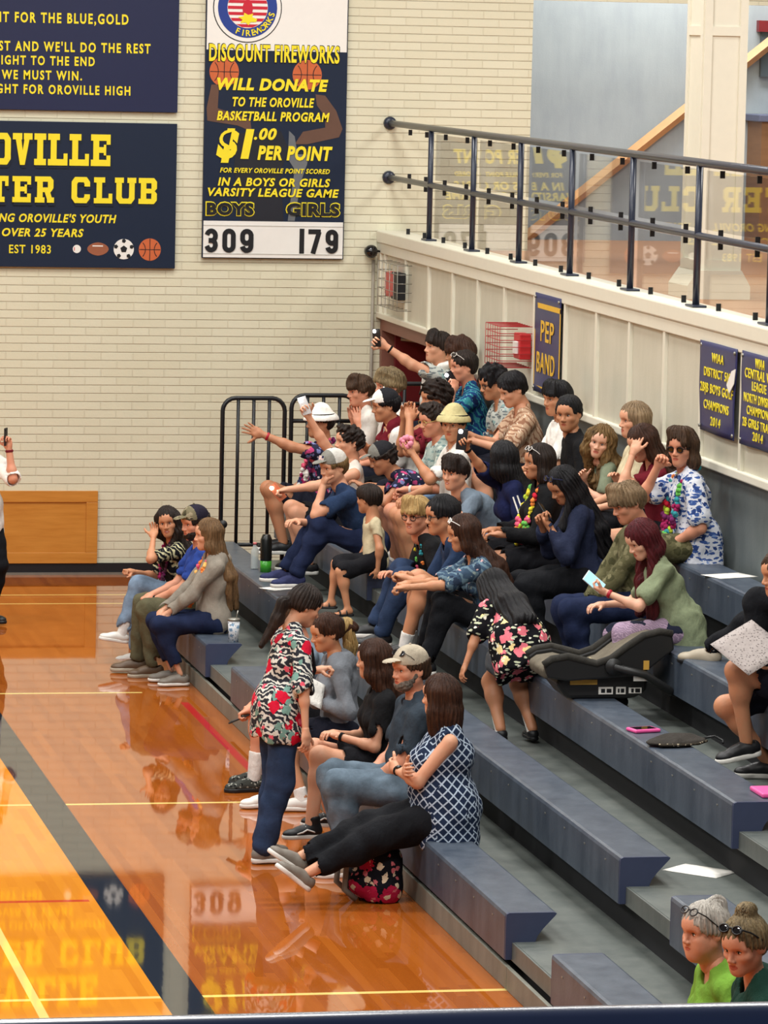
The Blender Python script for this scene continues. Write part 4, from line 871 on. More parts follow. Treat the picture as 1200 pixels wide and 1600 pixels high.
        if fem: p += [EL(U(.085*g, .062, .115), ((.052+e*.6)*s*g, (.056+e*.6)*s*g, (.055+e*.6)*s*g), Ru, .04), EL(U(.085*g, -.062, .115), ((.052+e*.6)*s*g, (.056+e*.6)*s*g, (.055+e*.6)*s*g), Ru, .04)]
        p += [CN(U(-.02, .085, .25), U(-.015, .03, .305), (.04+e)*s, (.04+e*.7)*s, .04), CN(U(-.02, -.085, .25), U(-.015, -.03, .305), (.04+e)*s, (.04+e*.7)*s, .04)]
        return p
    ag = (.82 if fem else 1.0)*(.6+.4*w)
    def arm(Sx, Ex, Wx, e, t0=0, t1=2, fl=0):
        p = []
        a, b = Sx, Sx+(Ex-Sx)*min(1, t1)
        p.append(CN(a, b, (.049*ag+e)*s, ((.049-.010*min(1, t1))*ag+e+fl)*s, .03))
        if t1 > 1: p.append(CN(Ex, Ex+(Wx-Ex)*(t1-1), (.0385*ag+e)*s, ((.0385-.0125*(t1-1))*ag+e+fl)*s, .03)); p.append(EL(Ex+(Wx-Ex)*.26, (.039*ag+e)*s, None, .03))
        return p
    def leg(Hx, Kx, Ax, e, t1=2, fl=0):
        p = [CN(Hx, Hx+(Kx-Hx)*min(1, t1), (.088*g+e)*s, ((.088-.028*min(1, t1))*g+e+fl)*s, .05)]
        if t1 > 1:
            kb = nrm(np.cross(np.cross(Kx-Hx, Ax-Kx), Kx-Ax)) if np.linalg.norm(np.cross(Kx-Hx, Ax-Kx)) > 1e-4 else -f0
            if kb @ f0 > 0: kb = -kb
            p.append(CN(Kx, Kx+(Ax-Kx)*(t1-1), (.056*g+e)*s, ((.056-.020*(t1-1))*g+e+fl)*s, .04))
            p.append(EL(Kx+(Ax-Kx)*.30+kb*.014*s, ((.056*g+e)*s,)*3, None, .05))
        return p
    neckp = [CN(N-.05*u2*s-.008*f2, HT((-.028, 0, -.075)), (.053 if not fem else .047)*hs, (.050 if not fem else .044)*hs, .04)]
    bl = bot.get('len', 1.93) if bot else 0
    body = torso(-.016 if top else 0)+neckp
    for Sx, Ex, Wx in ((SL, EL_, WL), (SR, ER_, WR)): body += arm(Sx, Ex, Wx, 0)
    for Hx, Kx, Ax in ((HL, KL, AL), (HR, KR, AR)):
        if bl > 1.5: body += leg(Hx, Kx, Ax, -.016)
        elif bl > 0:
            q = leg(Hx, Kx, Ax, 0); q[0] = CN(Hx, Kx, .066*g*s, .060*g*s, .03); body += q
        else: body += leg(Hx, Kx, Ax, 0)
    fts = []
    for Ax, sgn, Kx, i in ((AL, 1, KL, 0), (AR, -1, KR, 1)):
        a = math.radians(fyaw[i]); ff = math.cos(a)*f0+math.sin(a)*l0; b = math.radians(foot[i]); fx = math.cos(b)*ff+math.sin(b)*u0; fl_ = np.cross(u0, ff); fts.append((Ax, np.stack([fx, fl_, np.cross(fx, fl_)], 1)))
    if shoe is None or shoe[0] == 'sandal':
        for A_, Rf in fts: body += foot_prims(A_, Rf, s)
    V, Q = surf(body, vox); parts = [(V, Q, 0)]
    hk = {'f': 'f', 'k': 'k', 'm': 'm', 'o': 'o', 'fo': 'o'}[sex]
    hv, hq, hi = head_tpl(hk, .0034 if near else .0050, smile)
    parts.append((hv*hs @ Rh.T+HC, hq, hi))
    hands = []
    for Wx, Ex, pose, pn, sgn, hint in ((WL, EL_, lp, lpn, 1, lh), (WR, ER_, rp, rpn, -1, rh)):
        d = nrm(Wx-Ex); n = W3(pn) if pn is not None else (-u0 if abs(d[2]) < .75 else (-sgn*l0))
        if isinstance(pn, (tuple, list)) and len(pn) == 6: d = nrm(d*.35+W3(pn[3:])); n = W3(pn[:3])
        z = -nrm(n-d*(n @ d)); y = np.cross(z, d); Rm = np.stack([d, y, z], 1)
        v, q = hand_tpl(pose, .0040 if near else .0048); v = v*s*(.92 if fem else 1.0)*(.62/s if kid else 1)
        if sgn > 0: v = v*A3(1, -1, 1); q = q[:, ::-1]
        parts.append((v @ Rm.T+Wx, q, 0)); hands.append((Wx+Rm @ A3(.075, 0, -.028)*s, Rm))
    V, Q, I = join(parts)
    hairm = MAT[hair[1]] if hair else MAT['dark']
    me = mesh_np('body', V+OFF, Q, [SK[skin], SK[skin+'_lip'], MAT['eye_white'], MAT['iris'], hairm if brow is None else MAT[brow]], I)
    ob = link('body', me, root)
    info = dict(root=root, OFF=OFF, HT=HT, Rh=Rh, HC=HC, hs=hs, N=N, U=U, T=T, Ru=Ru, f2=f2, l2=l2, u2=u2, f0=f0, l0=l0, hands=hands, H=H, s=s, W3=W3, SL=SL, SR=SR, vox=vox, near=near, WL=WL, WR=WR, te=(top or {}).get('e', .014), EL=EL_, ER=ER_, w=w)
    sd = HAIRSEED[0] = HAIRSEED[0]+1
    # ------------------------------------------------ clothes
    if top:
        o = dict(sleeve=.62, hem=-.06, e=.014, fl=.014, mat='tee_black', neck=.062, fold=.0062, name='shirt'); o.update(top)
        e = o['e']; tp = torso(e)
        sl = o['sleeve']
        if sl > 0:
            for Sx, Ex, Wx in ((SL, EL_, WL), (SR, ER_, WR)): tp += arm(Sx, Ex, Wx, e*.62+.003, t1=sl, fl=o['fl'] if sl < 1.2 else .004)
        if o['hem'] < -.08:
            be = max(e, (bot or {}).get('e', .012)+.012)
            tp += [CN(T(-.01, .05, .06), T(-.01, .075, o['hem']), (.122*g+be)*s, (.122*g+be)*s, .05), CN(T(-.01, -.05, .06), T(-.01, -.075, o['hem']), (.122*g+be)*s, (.122*g+be)*s, .05), EL(T(-.005, 0, .03), ((.118*g+be)*s, (.158*g+be)*s, (.115+be)*s), Rl, .05)]
        if o.get('hood'): tp += [EL(U(-.085, 0, .26), (.06*s, .105*s, .065*s), Ru, .04), CN(U(.02, .085, .285), U(-.06, .075, .30), .034*s, .04*s, .04), CN(U(.02, -.085, .285), U(-.06, -.075, .30), .034*s, .04*s, .04)]
        if o.get('collar'): tp += [CN(U(.045, .03, .29), U(-.045, .052, .325), .018*s, .02*s, .01), CN(U(.045, -.03, .29), U(-.045, -.052, .325), .018*s, .02*s, .01), CN(U(-.045, .052, .325), U(-.045, -.052, .325), .02*s, .02*s, .01)]
        tp += [CN(N-.035*u2*s+.004*f2, HT((-.02, 0, -.04)), o['neck']*hs, o['neck']*hs, .008, '-')]
        if o.get('vneck'): tp += [CN(U(.16, 0, .22), U(.08, 0, .34), .022*s, .062*s, .01, '-')]
        if o.get('open'): tp += [CN(U(.15, 0, .30), T(.15, 0, -.1), .03*s, .05*s, .01, '-')]
        tp += [EL(T(0, 0, o['hem']-.02-.24), (.34*s*g, .36*s*g, .24*s), Rl, .008, '-')]
        if sl == 0:
            for Sx, sg in ((SL, 1), (SR, -1)): tp += [EL(Sx+.035*sg*l2*s-.01*u2, (.062*s, .05*s, .085*s), Ru, .02, '-')]
        elif sl < 1.95:
            for Sx, Ex, Wx in ((SL, EL_, WL), (SR, ER_, WR)):
                if sl <= 1: a = Sx+(Ex-Sx)*(sl-.02); b = Sx+(Ex-Sx)*(sl+.3); d = nrm(Ex-Sx)
                else: a = Ex+(Wx-Ex)*(sl-1.02); b = Ex+(Wx-Ex)*(sl-.7); d = nrm(Wx-Ex)
                c = Sx+(Ex-Sx)*sl if sl <= 1 else Ex+(Wx-Ex)*(sl-1)
                tp += [CN(a, b, (.047*ag+.009)*s, (.047*ag+.009)*s, .006, '-')]
        v, q = surf(tp, .0085 if near else .0098, waves(sd, 42, o['fold'], 6, (1, 1, .7)))
        ob_t = link(o['name'], mesh_np(o['name'], v+OFF, q, MAT[o['mat']]), root); info['top'] = ob_t
    if bot:
        o = dict(len=1.93, e=.012, fl=.008, mat='jeans', fold=.0055, name='trousers'); o.update(bot)
        e = o['e']
        bp = [EL(T(-.005, 0, .03), ((.108*g+e)*s, (.150*g+e)*s, (.135+e)*s), Rl, .06), EL(T(-.03, .07, -.005), (.098*g+e)*s, None, .06), EL(T(-.03, -.07, -.005), (.098*g+e)*s, None, .06)]
        for Hx, Kx, Ax in ((HL, KL, AL), (HR, KR, AR)):
            bp += leg(Hx, Kx, Ax, e+.003, o['len'], o['fl'])
        bp += [EL(T(0, 0, .145+.13), (.24*s*g, .26*s*g, .13*s), Rl, .008, '-')]
        if o['len'] < 1.98:
            for Hx, Kx, Ax in ((HL, KL, AL), (HR, KR, AR)):
                t = o['len']
                if t <= 1: a, b, r = Hx+(Kx-Hx)*(t-.01), Hx+(Kx-Hx)*(t+.4), (.088-.028*t)*g+.007; d = nrm(Kx-Hx)
                else: a, b, r = Kx+(Ax-Kx)*(t-1.01), Kx+(Ax-Kx)*(t-.7), (.056-.018*(t-1))*g+.007; d = nrm(Ax-Kx)
                bp += [CN(a, b, r*s, r*s, .006, '-')]
        v, q = surf(bp, .0085 if near else .0098, waves(sd+3, 38, o['fold'], 6))
        link(o['name'], mesh_np(o['name'], v+OFF, q, MAT[o['mat']]), root)
    if sock:
        for (A_, Rf), Kx in zip(fts, (KL, KR)):
            v, q = surf([CN(A_-.03*u0*s, A_+(Kx-A_)*sock[1], .043*s, (.042+.02*sock[1])*s, .02), PL(nrm(Kx-A_), A_+(Kx-A_)*sock[1])], .008); link('sock', mesh_np('sock', v+OFF, q, MAT[sock[0]]), root)
    if shoe:
        for A_, Rf in fts:
            M3 = Matrix(Rf.tolist()).to_4x4(); M3.translation = Vector((A_+OFF).tolist())
            def put(nm, tq, mat, par):
                k = ('m', nm, id(tq[0]), mat)
                if k not in _tpl: _tpl[k] = mesh_np(nm, tq[0], tq[1], MAT[mat])
                return link(nm, _tpl[k], par)
            if shoe[0] == 'sandal':
                up, so, la = shoe_tpl('slip'); sh = put('sandal', so, shoe[2], root)
                for x in (.02, .10):
                    v, q = tube_np([(x, -.045, -.07), (x, -.03, -.028-.1*x), (x, 0, -.018-.1*x), (x, .03, -.028-.1*x), (x, .045, -.07)], .011, 6); put('strap', (v, q), shoe[1], sh)
            else:
                up, so, la = shoe_tpl(shoe[0]); sh = put('shoe', up, shoe[1], root); put('sole', so, shoe[2], sh)
                if len(shoe) > 3: put('laces', la, shoe[3], sh)
                if len(shoe) > 4:
                    for sg in (1, -1):
                        v, q = tube_np([(-.05, sg*.034, -.055), (-.01, sg*.044, -.045), (.04, sg*.046, -.028), (.07, sg*.045, -.045), (.11, sg*.047, -.054)], [.004, .006, .006, .006, .004], 6); put('side_stripe', (v, q), shoe[4], sh)
            sh.matrix_local = M3 @ Matrix.Scale(s*(.92 if fem else 1) if not kid else .66, 4)
    info['hat'] = any(q[0] in ('cap', 'bucket') for q in wear)
    if hair: make_hair(info, hair, sd)
    for wr in wear: WEAR[wr[0]](info, *wr[1:])
    return info

def make_hair(I, hair, sd):
    style, mat = hair[0], hair[1]; o = dict(hair[2]) if len(hair) > 2 else {}
    HT, Rh, hs, U, u0 = I['HT'], I['Rh'], I['hs'], I['U'], A3(0, 0, 1)
    E = lambda c, r, k=.03, op='+': EL(HT(c), np.array(r)*hs, Rh, k, op)
    C = lambda a, b, r1, r2, k=.03, op='+': CN(HT(a), HT(b), r1*hs, r2*hs, k, op)
    th = o.get('th', 0.012)+.004; amp = o.get('amp', .0055); fq = o.get('fq', 90)
    p = [E((-.012, 0, .036), (.094+th, .076+th, .084+th)), E((-.045, 0, .0), (.062+th, .066+th*.8, .075), .04)]
    long_ = style in ('long', 'mullet', 'wavy')
    if style in ('short', 'curly', 'mop', 'bald'):
        hz = o.get('line', .0)
        p += [E((.098, 0, -.045+hz), (.075, .10, .105), .012, '-'), C((.018, .10, -.048), (.018, -.10, -.048), .054, .054, .01, '-'), PL(Rh @ A3(-.35, 0, -1), HT((-.06, 0, o.get('nape', -.062))))]
    if style == 'mop' or o.get('fringe'):
        for y in (-.055, -.035, -.015, .005, .025, .045): p += [C((.045, y*.9, .108), (.090-.6*abs(y)**1.3, y*1.05+.012, .046+o.get('fz', 0)), .028, .014, .035)]
        if style == 'mop':
            for sg in (1, -1): p += [C((-.01, sg*.074, .06), (-.002, sg*.080, .0), .02, .012, .03)]
    if style == 'curly': p += [E((.03, 0, .10), (.06, .07, .035), .03)]
    if style in ('pony', 'bun'):
        p += [E((.098, 0, -.045), (.078, .10, .108), .012, '-'), C((.02, .10, -.055), (.02, -.10, -.055), .050, .050, .01, '-'), PL(Rh @ A3(-.35, 0, -1), HT((-.06, 0, -.055)))]
    if style == 'pony':
        z = o.get('z', .05); L = o.get('len', .28); a = HT((-.105, 0, z)); b = HT((-.15, 0, z-.03))
        c = b-L*.5*u0-.03*I['f2']; d = c-L*.5*u0+.01*I['f2']
        d = c+np.array(o['tail'], np.float32)*L if 'tail' in o else d
        p += [CN(a, b, .026, .034, .02), CN(b, c, .036, .038, .02), CN(c, d, .038, .016, .02)]
    if style == 'bun':
        p += [E(o.get('pos', (-.06, 0, .125)), (.045, .045, .042), .015)]
    if long_:
        L = o.get('len', .30); th2 = o.get('vol', 0.0)
        p += [E((.098, 0, -.040), (.076, .062, .110), .015, '-')]
        q = []
        for i, y in enumerate((-.078, -.045, 0, .045, .078)):
            top = HT((-.05+.035*(abs(y) > .07), y*.95, .03)); mid = HT((-.078+.062*(abs(y) > .07)+.012*(abs(y) > .03), y*1.02, -.09))
            bk = -(.135+.02*th2)*I['s'] if abs(y) < .07 else -(.09)*I['s']
            end = U(bk/I['s'], y*1.25, .27-L*.35); e2 = U(bk/I['s']-.012, y*1.1, .25-L) if not o.get('hang') else None
            r = .036+th2*.012
            if o.get('hang'):
                end = mid-u0*L*.5; e2 = end-u0*L*.5
            q += [CN(top, mid, r, r, .03), CN(mid, end, r, r*.92, .03), CN(end, e2, r*.92, r*o.get('tip', .5), .03)]
        if o.get('front'):
            for sg in ((1, -1) if o['front'] == 2 else (o['front'],)):
                top = HT((.02, sg*.078, .02)); mid = HT((.030, sg*.082, -.09)); end = U(.125, sg*.085, .18); e2 = U(.150, sg*.08, .20-L*.8)
                if o.get('hang'): end = mid-u0*L*.5; e2 = end-u0*L*.5
                q += [CN(top, mid, .026, .028, .03), CN(mid, end, .03, .034, .03), CN(end, e2, .034, .018, .03)]
        p += q
    if I['hat']: p += [PL(Rh[:, 2]*1.0+Rh[:, 0]*.12, HT((0, 0, .040)))]
    if o.get('part'): p += [C((.10, o.get('py', 0), .13), (-.02, o.get('py', 0), .16), .03, .02, .02, '-')]
    amp_ = amp if style not in ('curly', 'wavy') else max(amp, .010)
    Z = Rh[:, 2]; X = Rh[:, 0]; Y = Rh[:, 1]; HC = I['HC']; wl = waves(sd+11, 48, .0050 if style in ('short', 'mop', 'curly') else .002, 5); wv = waves(sd, 26 if style != 'curly' else 130, .5, 4); wc = waves(sd+5, 120, 1.0, 5)
    def disp(P):
        q = P-HC; an = np.arctan2(q @ Y, q @ X+.02); h = q @ Z
        st = np.sin(an*26+3*wv(P)+h*6)*.6+np.sin(an*47+5*wv(P)-h*9)*.4
        if style == 'curly': return (wc(P)*amp_*.9+wl(P)).astype(np.float32)
        if style == 'wavy': return (amp_*(np.sin(an*20+2.5*wv(P)+np.sin(h*60+an*3)*1.6)*.7+.3*st)).astype(np.float32)
        return (amp_*st+wl(P)).astype(np.float32)
    v, q = surf(p, .0042 if I['near'] else .0060, disp)
    link('hair', mesh_np('hair', v+I['OFF'], q, MAT[mat]), I['root'])
    if o.get('beard'):
        b = [E((.048, 0, -.084), (.056, .056, .045), .03), C((-.0, .066, -.03), (.05, .045, -.085), .016, .02), C((-.0, -.066, -.03), (.05, -.045, -.085), .016, .02), E((.10, 0, -.064), (.04, .026, .013), .012, '-'), E((.105, 0, -.02), (.05, .06, .030), .015, '-'), PL(Rh @ A3(-1, 0, .2), HT((-.012, 0, -.03)))]
        v, q = surf(b, .0045, lambda P: (.0025*waves(sd+9, 220, 1, 4)(P)).astype(np.float32)); link('beard', mesh_np('beard', v+I['OFF'], q, MAT[o['beard']]), I['root'])

# ---------------------------------------------------------------- things worn
def w_cap(I, crown, brim, back=None, patch=None, tilt=0):
    HT, Rh, hs = I['HT'], I['Rh'], I['hs']
    Rt = Rh @ rotm((0, 1, 0), tilt); T = lambda c: I['HC']+Rt @ (np.array(c, np.float32)*hs)
    v, q = surf([EL(T((-.010, 0, .046)), np.array((.113, .094, .098))*hs, Rt, .02), PL(-Rt[:, 2], T((0, 0, .036))), EL(T((-.01, 0, .02)), np.array((.10, .082, .07))*hs, Rt, .01, '-')], .0055)
    c = (v[q].mean(1)-I['HC']) @ Rt/hs
    idx = (c[:, 0] < .028).astype(int) if back else np.zeros(len(q), int)
    cp = link('cap', mesh_np('cap', v+I['OFF'], q, [MAT[crown], MAT[back or crown]], idx), I['root'])
    v, q = surf([EL(T((.105, 0, .046)), np.array((.085, .080, .030))*hs, Rt, .02), EL(T((.10, 0, .020)), np.array((.12, .15, .048))*hs, Rt, .006, '-'), PL(-Rt[:, 0], T((.06, 0, 0)))], .0045)
    link('brim', mesh_np('brim', v+I['OFF'], q, MAT[brim]), cp)
    bt = sphere_np(T((-.010, 0, .145)), .008*hs); link('button', mesh_np('button', bt[0]+I['OFF'], bt[1], MAT[crown]), cp)
    if patch:
        M = MB(); M.box((-.001, -.030, -.018), (.004, .030, .018), 0)
        for k in range(3): M.box((.004, -.030, -.013+k*.011), (.005, .030, -.008+k*.011), 1)
        M.box((.004, .006, .0), (.0055, .030, .018), 2)
        ob = M.done('flag_patch', [MAT['cloth_white'], MAT['pale_red'], MAT['flag_blue']], cp)
        m4 = Matrix((Rt @ rotm((0, 1, 0), -22)).tolist()).to_4x4(); m4.translation = Vector((T((.094, 0, .088))+I['OFF']).tolist()); ob.matrix_local = m4
def w_bucket(I, mat, band=None, tilt=0):
    hs = I['hs']; Rt = I['Rh'] @ rotm((0, 1, 0), tilt); T = lambda c: I['HC']+Rt @ (np.array(c, np.float32)*hs)
    v, q = surf([CN(T((-.01, 0, .05)), T((-.01, 0, .078)), .103*hs, .084*hs, .03), EL(T((-.01, 0, .020)), np.array((.148, .132, .078))*hs, Rt, .04), EL(T((-.01, 0, -.010)), np.array((.152, .136, .080))*hs, Rt, .008, '-'), PL(-Rt[:, 2], T((0, 0, .004))), EL(T((-.01, 0, .035)), np.array((.10, .084, .08))*hs, Rt, .01, '-')], .0055)
    hb = link('bucket_hat', mesh_np('bucket_hat', v+I['OFF'], q, MAT[mat]), I['root'])
    if band:
        pts = [T((-.01+.109*math.cos(a), .107*math.sin(a), .066)) for a in np.linspace(0, 6.2832, 25)]
        v, q = tube_np(pts, .008, 6); link('hat_band', mesh_np('hat_band', v+I['OFF'], q, MAT[band]), hb)
def w_glasses(I, frame, lens=None, up=False, r=.0022):
    hs = I['hs']; Rt = I['Rh']; dx, dz = (0, 0)
    if up: Rt = Rt @ rotm((0, 1, 0), -42); dx, dz = (.014, .040)
    T = lambda c: I['HC']+Rt @ (np.array(c, np.float32)*hs)
    if up: T = lambda c: I['HC']+Rt @ (np.array((c[0]+.030, c[1]*1.06, c[2]+.030), np.float32)*hs)
    P = []
    for s in (1, -1):
        rim = [T((.094, s*.033+.024*math.cos(a), -.002+.018*math.sin(a))) for a in np.linspace(0, 6.2832, 15)]
        P.append(tube_np(rim, r, 5)+(0,)); P.append(tube_np([T((.092, s*.056, .004)), T((.06, s*.080, .006)), T((-.03, s*.086, .002))], r, 5)+(0,))
        if lens: v, q = sphere_np((0, 0, 0), (.0015, .024, .018), 10, 6); P.append((v*hs @ Rt.T+T((.094, s*.033, -.002)), q, 1))
    P.append(tube_np([T((.094, -.01, .002)), T((.098, 0, .005)), T((.094, .01, .002))], r, 5)+(0,))
    V, Q, ix = join(P); link('glasses', mesh_np('glasses', V+I['OFF'], Q, [MAT[frame], MAT[lens or frame]], ix), I['root'])
def w_lei(I, cols, drop=.22, n=30, size=.022, w=1.0):
    U = I['U']; rg = random.Random(int(1000*abs(I['H'][1]))); P = []
    for k in range(n):
        t = 2*math.pi*k/n; dn = .5-.5*math.cos(t)                      # 0 behind the neck, 1 at the lowest point in front
        fx = -.075-I['te']+(.235+2*I['te'])*(dn**.42)+.02*dn*I['w']; y = .108*w*math.sin(t); z = .30-drop*dn**1.2+(.02 if dn < .4 else 0)
        c = U(fx, y, z); m = rg.randrange(len(cols)); r = size*rg.uniform(.8, 1.2)
        for j in range(5):
            a = 1.2566*j+rg.random(); ax = I['l2']*math.cos(a)+I['u2']*math.sin(a)
            v, q = sphere_np(c+ax*r*.6+I['f2']*rg.uniform(-.3, .5)*r, r*.62, 6, 4); P.append((v, q, m))
    V, Q, ix = join(P); link('lei', mesh_np('lei', V+I['OFF'], Q, [MAT[c] for c in cols], ix), I['root'])
def w_band(I, side, mat, t=.93, r=.034):
    a, b = (I['EL'], I['WL']) if side == 'l' else (I['ER'], I['WR']); c = a+(b-a)*t; d = nrm(b-a)
    v, q = tube_np([c-d*.010, c-d*.004, c+d*.004, c+d*.010], [r*.9*I['s'], r*I['s'], r*I['s'], r*.9*I['s']], 12)
    link('wristband', mesh_np('wristband', v+I['OFF'], q, MAT[mat]), I['root'])
def w_watch(I, side, mat):
    w_band(I, side, mat, .92, .031); a, b = (I['EL'], I['WL']) if side == 'l' else (I['ER'], I['WR']); c = a+(b-a)*.92
    v, q = sphere_np(c+A3(-.0, -.02, .022), (.02, .018, .014), 8, 6); link('watch_face', mesh_np('watch_face', v+I['OFF'], q, MAT['screen_dark']), I['root'])
def w_lanyard(I, mat, card='cloth_white', L=.34):
    U = I['U']; P = []
    pts = [U(-.06, .02, .33), U(.0, .075, .31), U(.11, .075, .22), U(.180, .05, .10), U(.180, .0, .26-L)]
    P.append(tube_np(pts, .013, 6)+(0,)); pts = [U(-.06, -.02, .33), U(.0, -.075, .31), U(.11, -.075, .22), U(.180, -.05, .10), U(.180, 0, .26-L)]; P.append(tube_np(pts, .013, 6)+(0,))
    V, Q, ix = join(P); link('lanyard', mesh_np('lanyard', V+I['OFF'], Q, [MAT[mat]], ix), I['root'])
def w_tail(I, mat):
    """towel or scarf ends lying over the shoulders"""
    U = I['U']; P = []
    for s in (1, -1): P.append(CN(U(.0, s*.085, .32), U(.10, s*.075, .22), .034, .036, .03)); P.append(CN(U(.10, s*.075, .22), U(.15, s*.06, -.02), .036, .04, .03))
    P.append(CN(U(-.06, .06, .325), U(-.06, -.06, .325), .036, .036, .03)); P.append(CN(U(-.06, .06, .325), U(0, .085, .32), .036, .034, .03)); P.append(CN(U(-.06, -.06, .325), U(0, -.085, .32), .036, .034, .03))
    v, q = surf(P, .008, waves(5, 60, .004)); link('scarf', mesh_np('scarf', v+I['OFF'], q, MAT[mat]), I['root'])
def w_ring(I, side, mat): w_band(I, side, mat, .86, .032)
def w_ptail(I, mat, z=.05, L=.24, dx=0.0):
    HT = I['HT']; a = HT((-.105, 0, z)); b = HT((-.150, 0, z-.02)); c = b-A3(0, 0, L*.55)-I['f0']*(.03+dx); d = c-A3(0, 0, L*.45)
    v, q = surf([CN(a, b, .024, .036, .02), CN(b, c, .038, .042, .02), CN(c, d, .042, .018, .02)], .0042, lambda P: (.006*np.sin(P[:, 0]*150+P[:, 1]*210+3*np.sin(P[:, 2]*22))).astype(np.float32))
    link('ponytail', mesh_np('ponytail', v+I['OFF'], q, MAT[mat]), I['root'])
def w_tie(I, mat, z=.05):
    v, q = sphere_np(I['HT']((-.118, 0, z)), .034, 10, 7); link('hair_tie', mesh_np('hair_tie', v*1.0+I['OFF'], q, MAT[mat]), I['root'])
def w_stripes(I, side, mat):
    """two raised stripes down the upper sleeve"""
    Sx, Ex = (I['SL'], I['EL']) if side == 'l' else (I['SR'], I['ER']); d = nrm(Ex-Sx); o = nrm((I['l2'] if side == 'l' else -I['l2'])*.8+I['f2']*.2); t = np.cross(d, o)
    P = [tube_np([Sx+d*a*.26+o*(.072)+t*k for a in (0.05, .35, .65, .95)], .006, 6)+(0,) for k in (-.018, .018)]
    V, Q, ix = join(P); link('sleeve_stripe', mesh_np('sleeve_stripe', V+I['OFF'], Q, [MAT[mat]], ix), I['root'])
WEAR = dict(cap=w_cap, bucket=w_bucket, glasses=w_glasses, lei=w_lei, band=w_band, watch=w_watch, lanyard=w_lanyard, scarf=w_tail, tie=w_tie, ptail=w_ptail, stripes=w_stripes)
def phone(label, I, side, mat='phone_black', lit=False, flash=False, up=None, screen='screen_dark', face=None):
    """a phone lying in a hand"""
    c, Rm = I['hands'][0 if side == 'l' else 1]; c = c+I['H']
    x = Rm[:, 0]; z = Rm[:, 2]
    if up is not None: x = nrm(np.array(up, np.float32)); z = np.array(face, np.float32) if face is not None else z; z = nrm(z-x*(z @ x))
    y = np.cross(z, x); m4 = Matrix(np.stack([x, y, z], 1).tolist()).to_4x4(); m4.translation = Vector(c.tolist())
    t = thing('phone', label, 'phone'); t.matrix_world = m4
    MB().box((-.055, -.037, -.0045), (.095, .037, .0045), 0, .004).done('phone_body', MAT[mat], t)
    MB().box((-.050, -.033, -.0056), (.090, .033, -.0044), 0).done('screen', MAT['screen_lit' if lit else screen], t)
    if flash: MB().ell((.075, .015, .006), (.015, .015, .007), 0).done('flashlight', MAT['flash'], t)
    else: MB().ell((.075, .018, .005), (.008, .008, .002), 0).done('lens', MAT['screen_dark'], t)
    return t

# ---------------------------------------------------------------- things lying about
def paper(label, loc, w, h, rz, tilt=(0, 0), mat='cloth_white', curl=.0):
    t = thing('paper_sheet', label, 'paper', loc, None, 0); n = 6; V = []; Q = []
    for j in range(n+1):
        for i in range(n+1): x, y = (i/n-.5)*w, (j/n-.5)*h; V.append((x, y, .003+curl*(x/w)**2*4))
    for j in range(n):
        for i in range(n): Q.append((j*(n+1)+i, j*(n+1)+i+1, (j+1)*(n+1)+i+1, (j+1)*(n+1)+i))
    o = link('sheet', mesh_np('sheet', V, Q, MAT[mat]), t); o.modifiers.new('s', 'SOLIDIFY').thickness = .0012
    t.rotation_euler = (tilt[0], tilt[1], rz); return t
paper('white paper sheet under the dark shoe on the second bench, behind the standing girl', (5.93, 33.0, .687), .28, .2, .5)
paper('white paper sheet lying on the grey deck at the lower right near the two women', (6.35, 22.38, .530), .24, .34, .75)
paper('white paper sheet lying on the top bench beside the boy in sunglasses', (7.78, 26.95, 1.548), .30, .22, .35)
MAT['magazine'] = floral('newsprint', (172, 162, 158), [((120, 112, 110), 60, .30, 'leaf')])
def lathe(mb, prof, mat=0, n=16):
    pts = [(0, 0, z) for r, z in prof]; return mb.tube(pts, [max(r, .0005) for r, z in prof], mat, n)
t = NT('clear_bottle', .08, .5); t.b.inputs['Alpha'].default_value = .45; t.col(sr(206, 214, 212)); M_PET = t.m
b = thing('water_bottle', 'clear plastic water bottle with a pink cap on the second bench', 'bottle', (5.93, 34.2, .687))
lathe(MB(), [(.028, 0), (.033, .01), (.031, .05), (.033, .07), (.031, .09), (.033, .13), (.031, .15), (.014, .19), (.013, .20)]).done('bottle_body', M_PET, b); lathe(MB(), [(.015, .198), (.015, .215)]).done('bottle_cap', flat('pink_cap', (206, 110, 110), .5), b)
b = thing('tumbler', 'tall dark bottle with a bright green base beside the clear water bottle', 'bottle', (5.99, 34.02, .687))
lathe(MB(), [(.045, .08), (.047, .12), (.047, .26), (.03, .30)]).done('bottle_body', flat('bottle_black', (20, 22, 20), .3), b); lathe(MB(), [(.046, 0), (.046, .09)]).done('green_base', flat('bottle_green', (60, 150, 44), .25), b)
b = thing('travel_cup', 'white patterned travel cup with a metal lid on the lowest bench behind the grey hoodie', 'cup', (5.42, 32.12, .40))
lathe(MB(), [(.036, 0), (.046, .16)]).done('cup_body', floral('cup_print', (214, 218, 222), [((120, 150, 176), 26, .34, 'b'), ((60, 70, 84), 30, .22, 'leaf')]), b); lathe(MB(), [(.048, .158), (.048, .175), (.03, .18)]).tube([(.02, 0, .18), (.03, 0, .235)], .005).done('lid', M_WIRE, b)
b = thing('phone', 'black phone lying on the lowest bench behind the woman in the patterned top', 'phone', (5.34, 24.22, .402), None, .3)
MB().box((-.075, -.037, 0), (.075, .037, .009), 0, .004).done('phone_body', MAT['phone_black'], b); MB().box((-.07, -.033, .0085), (.07, .033, .0098)).done('screen', MAT['screen_dark'], b)
b = thing('tablet', 'pink cased tablet phone lying on the third bench', 'tablet', (6.53, 24.32, .976), None, .25)
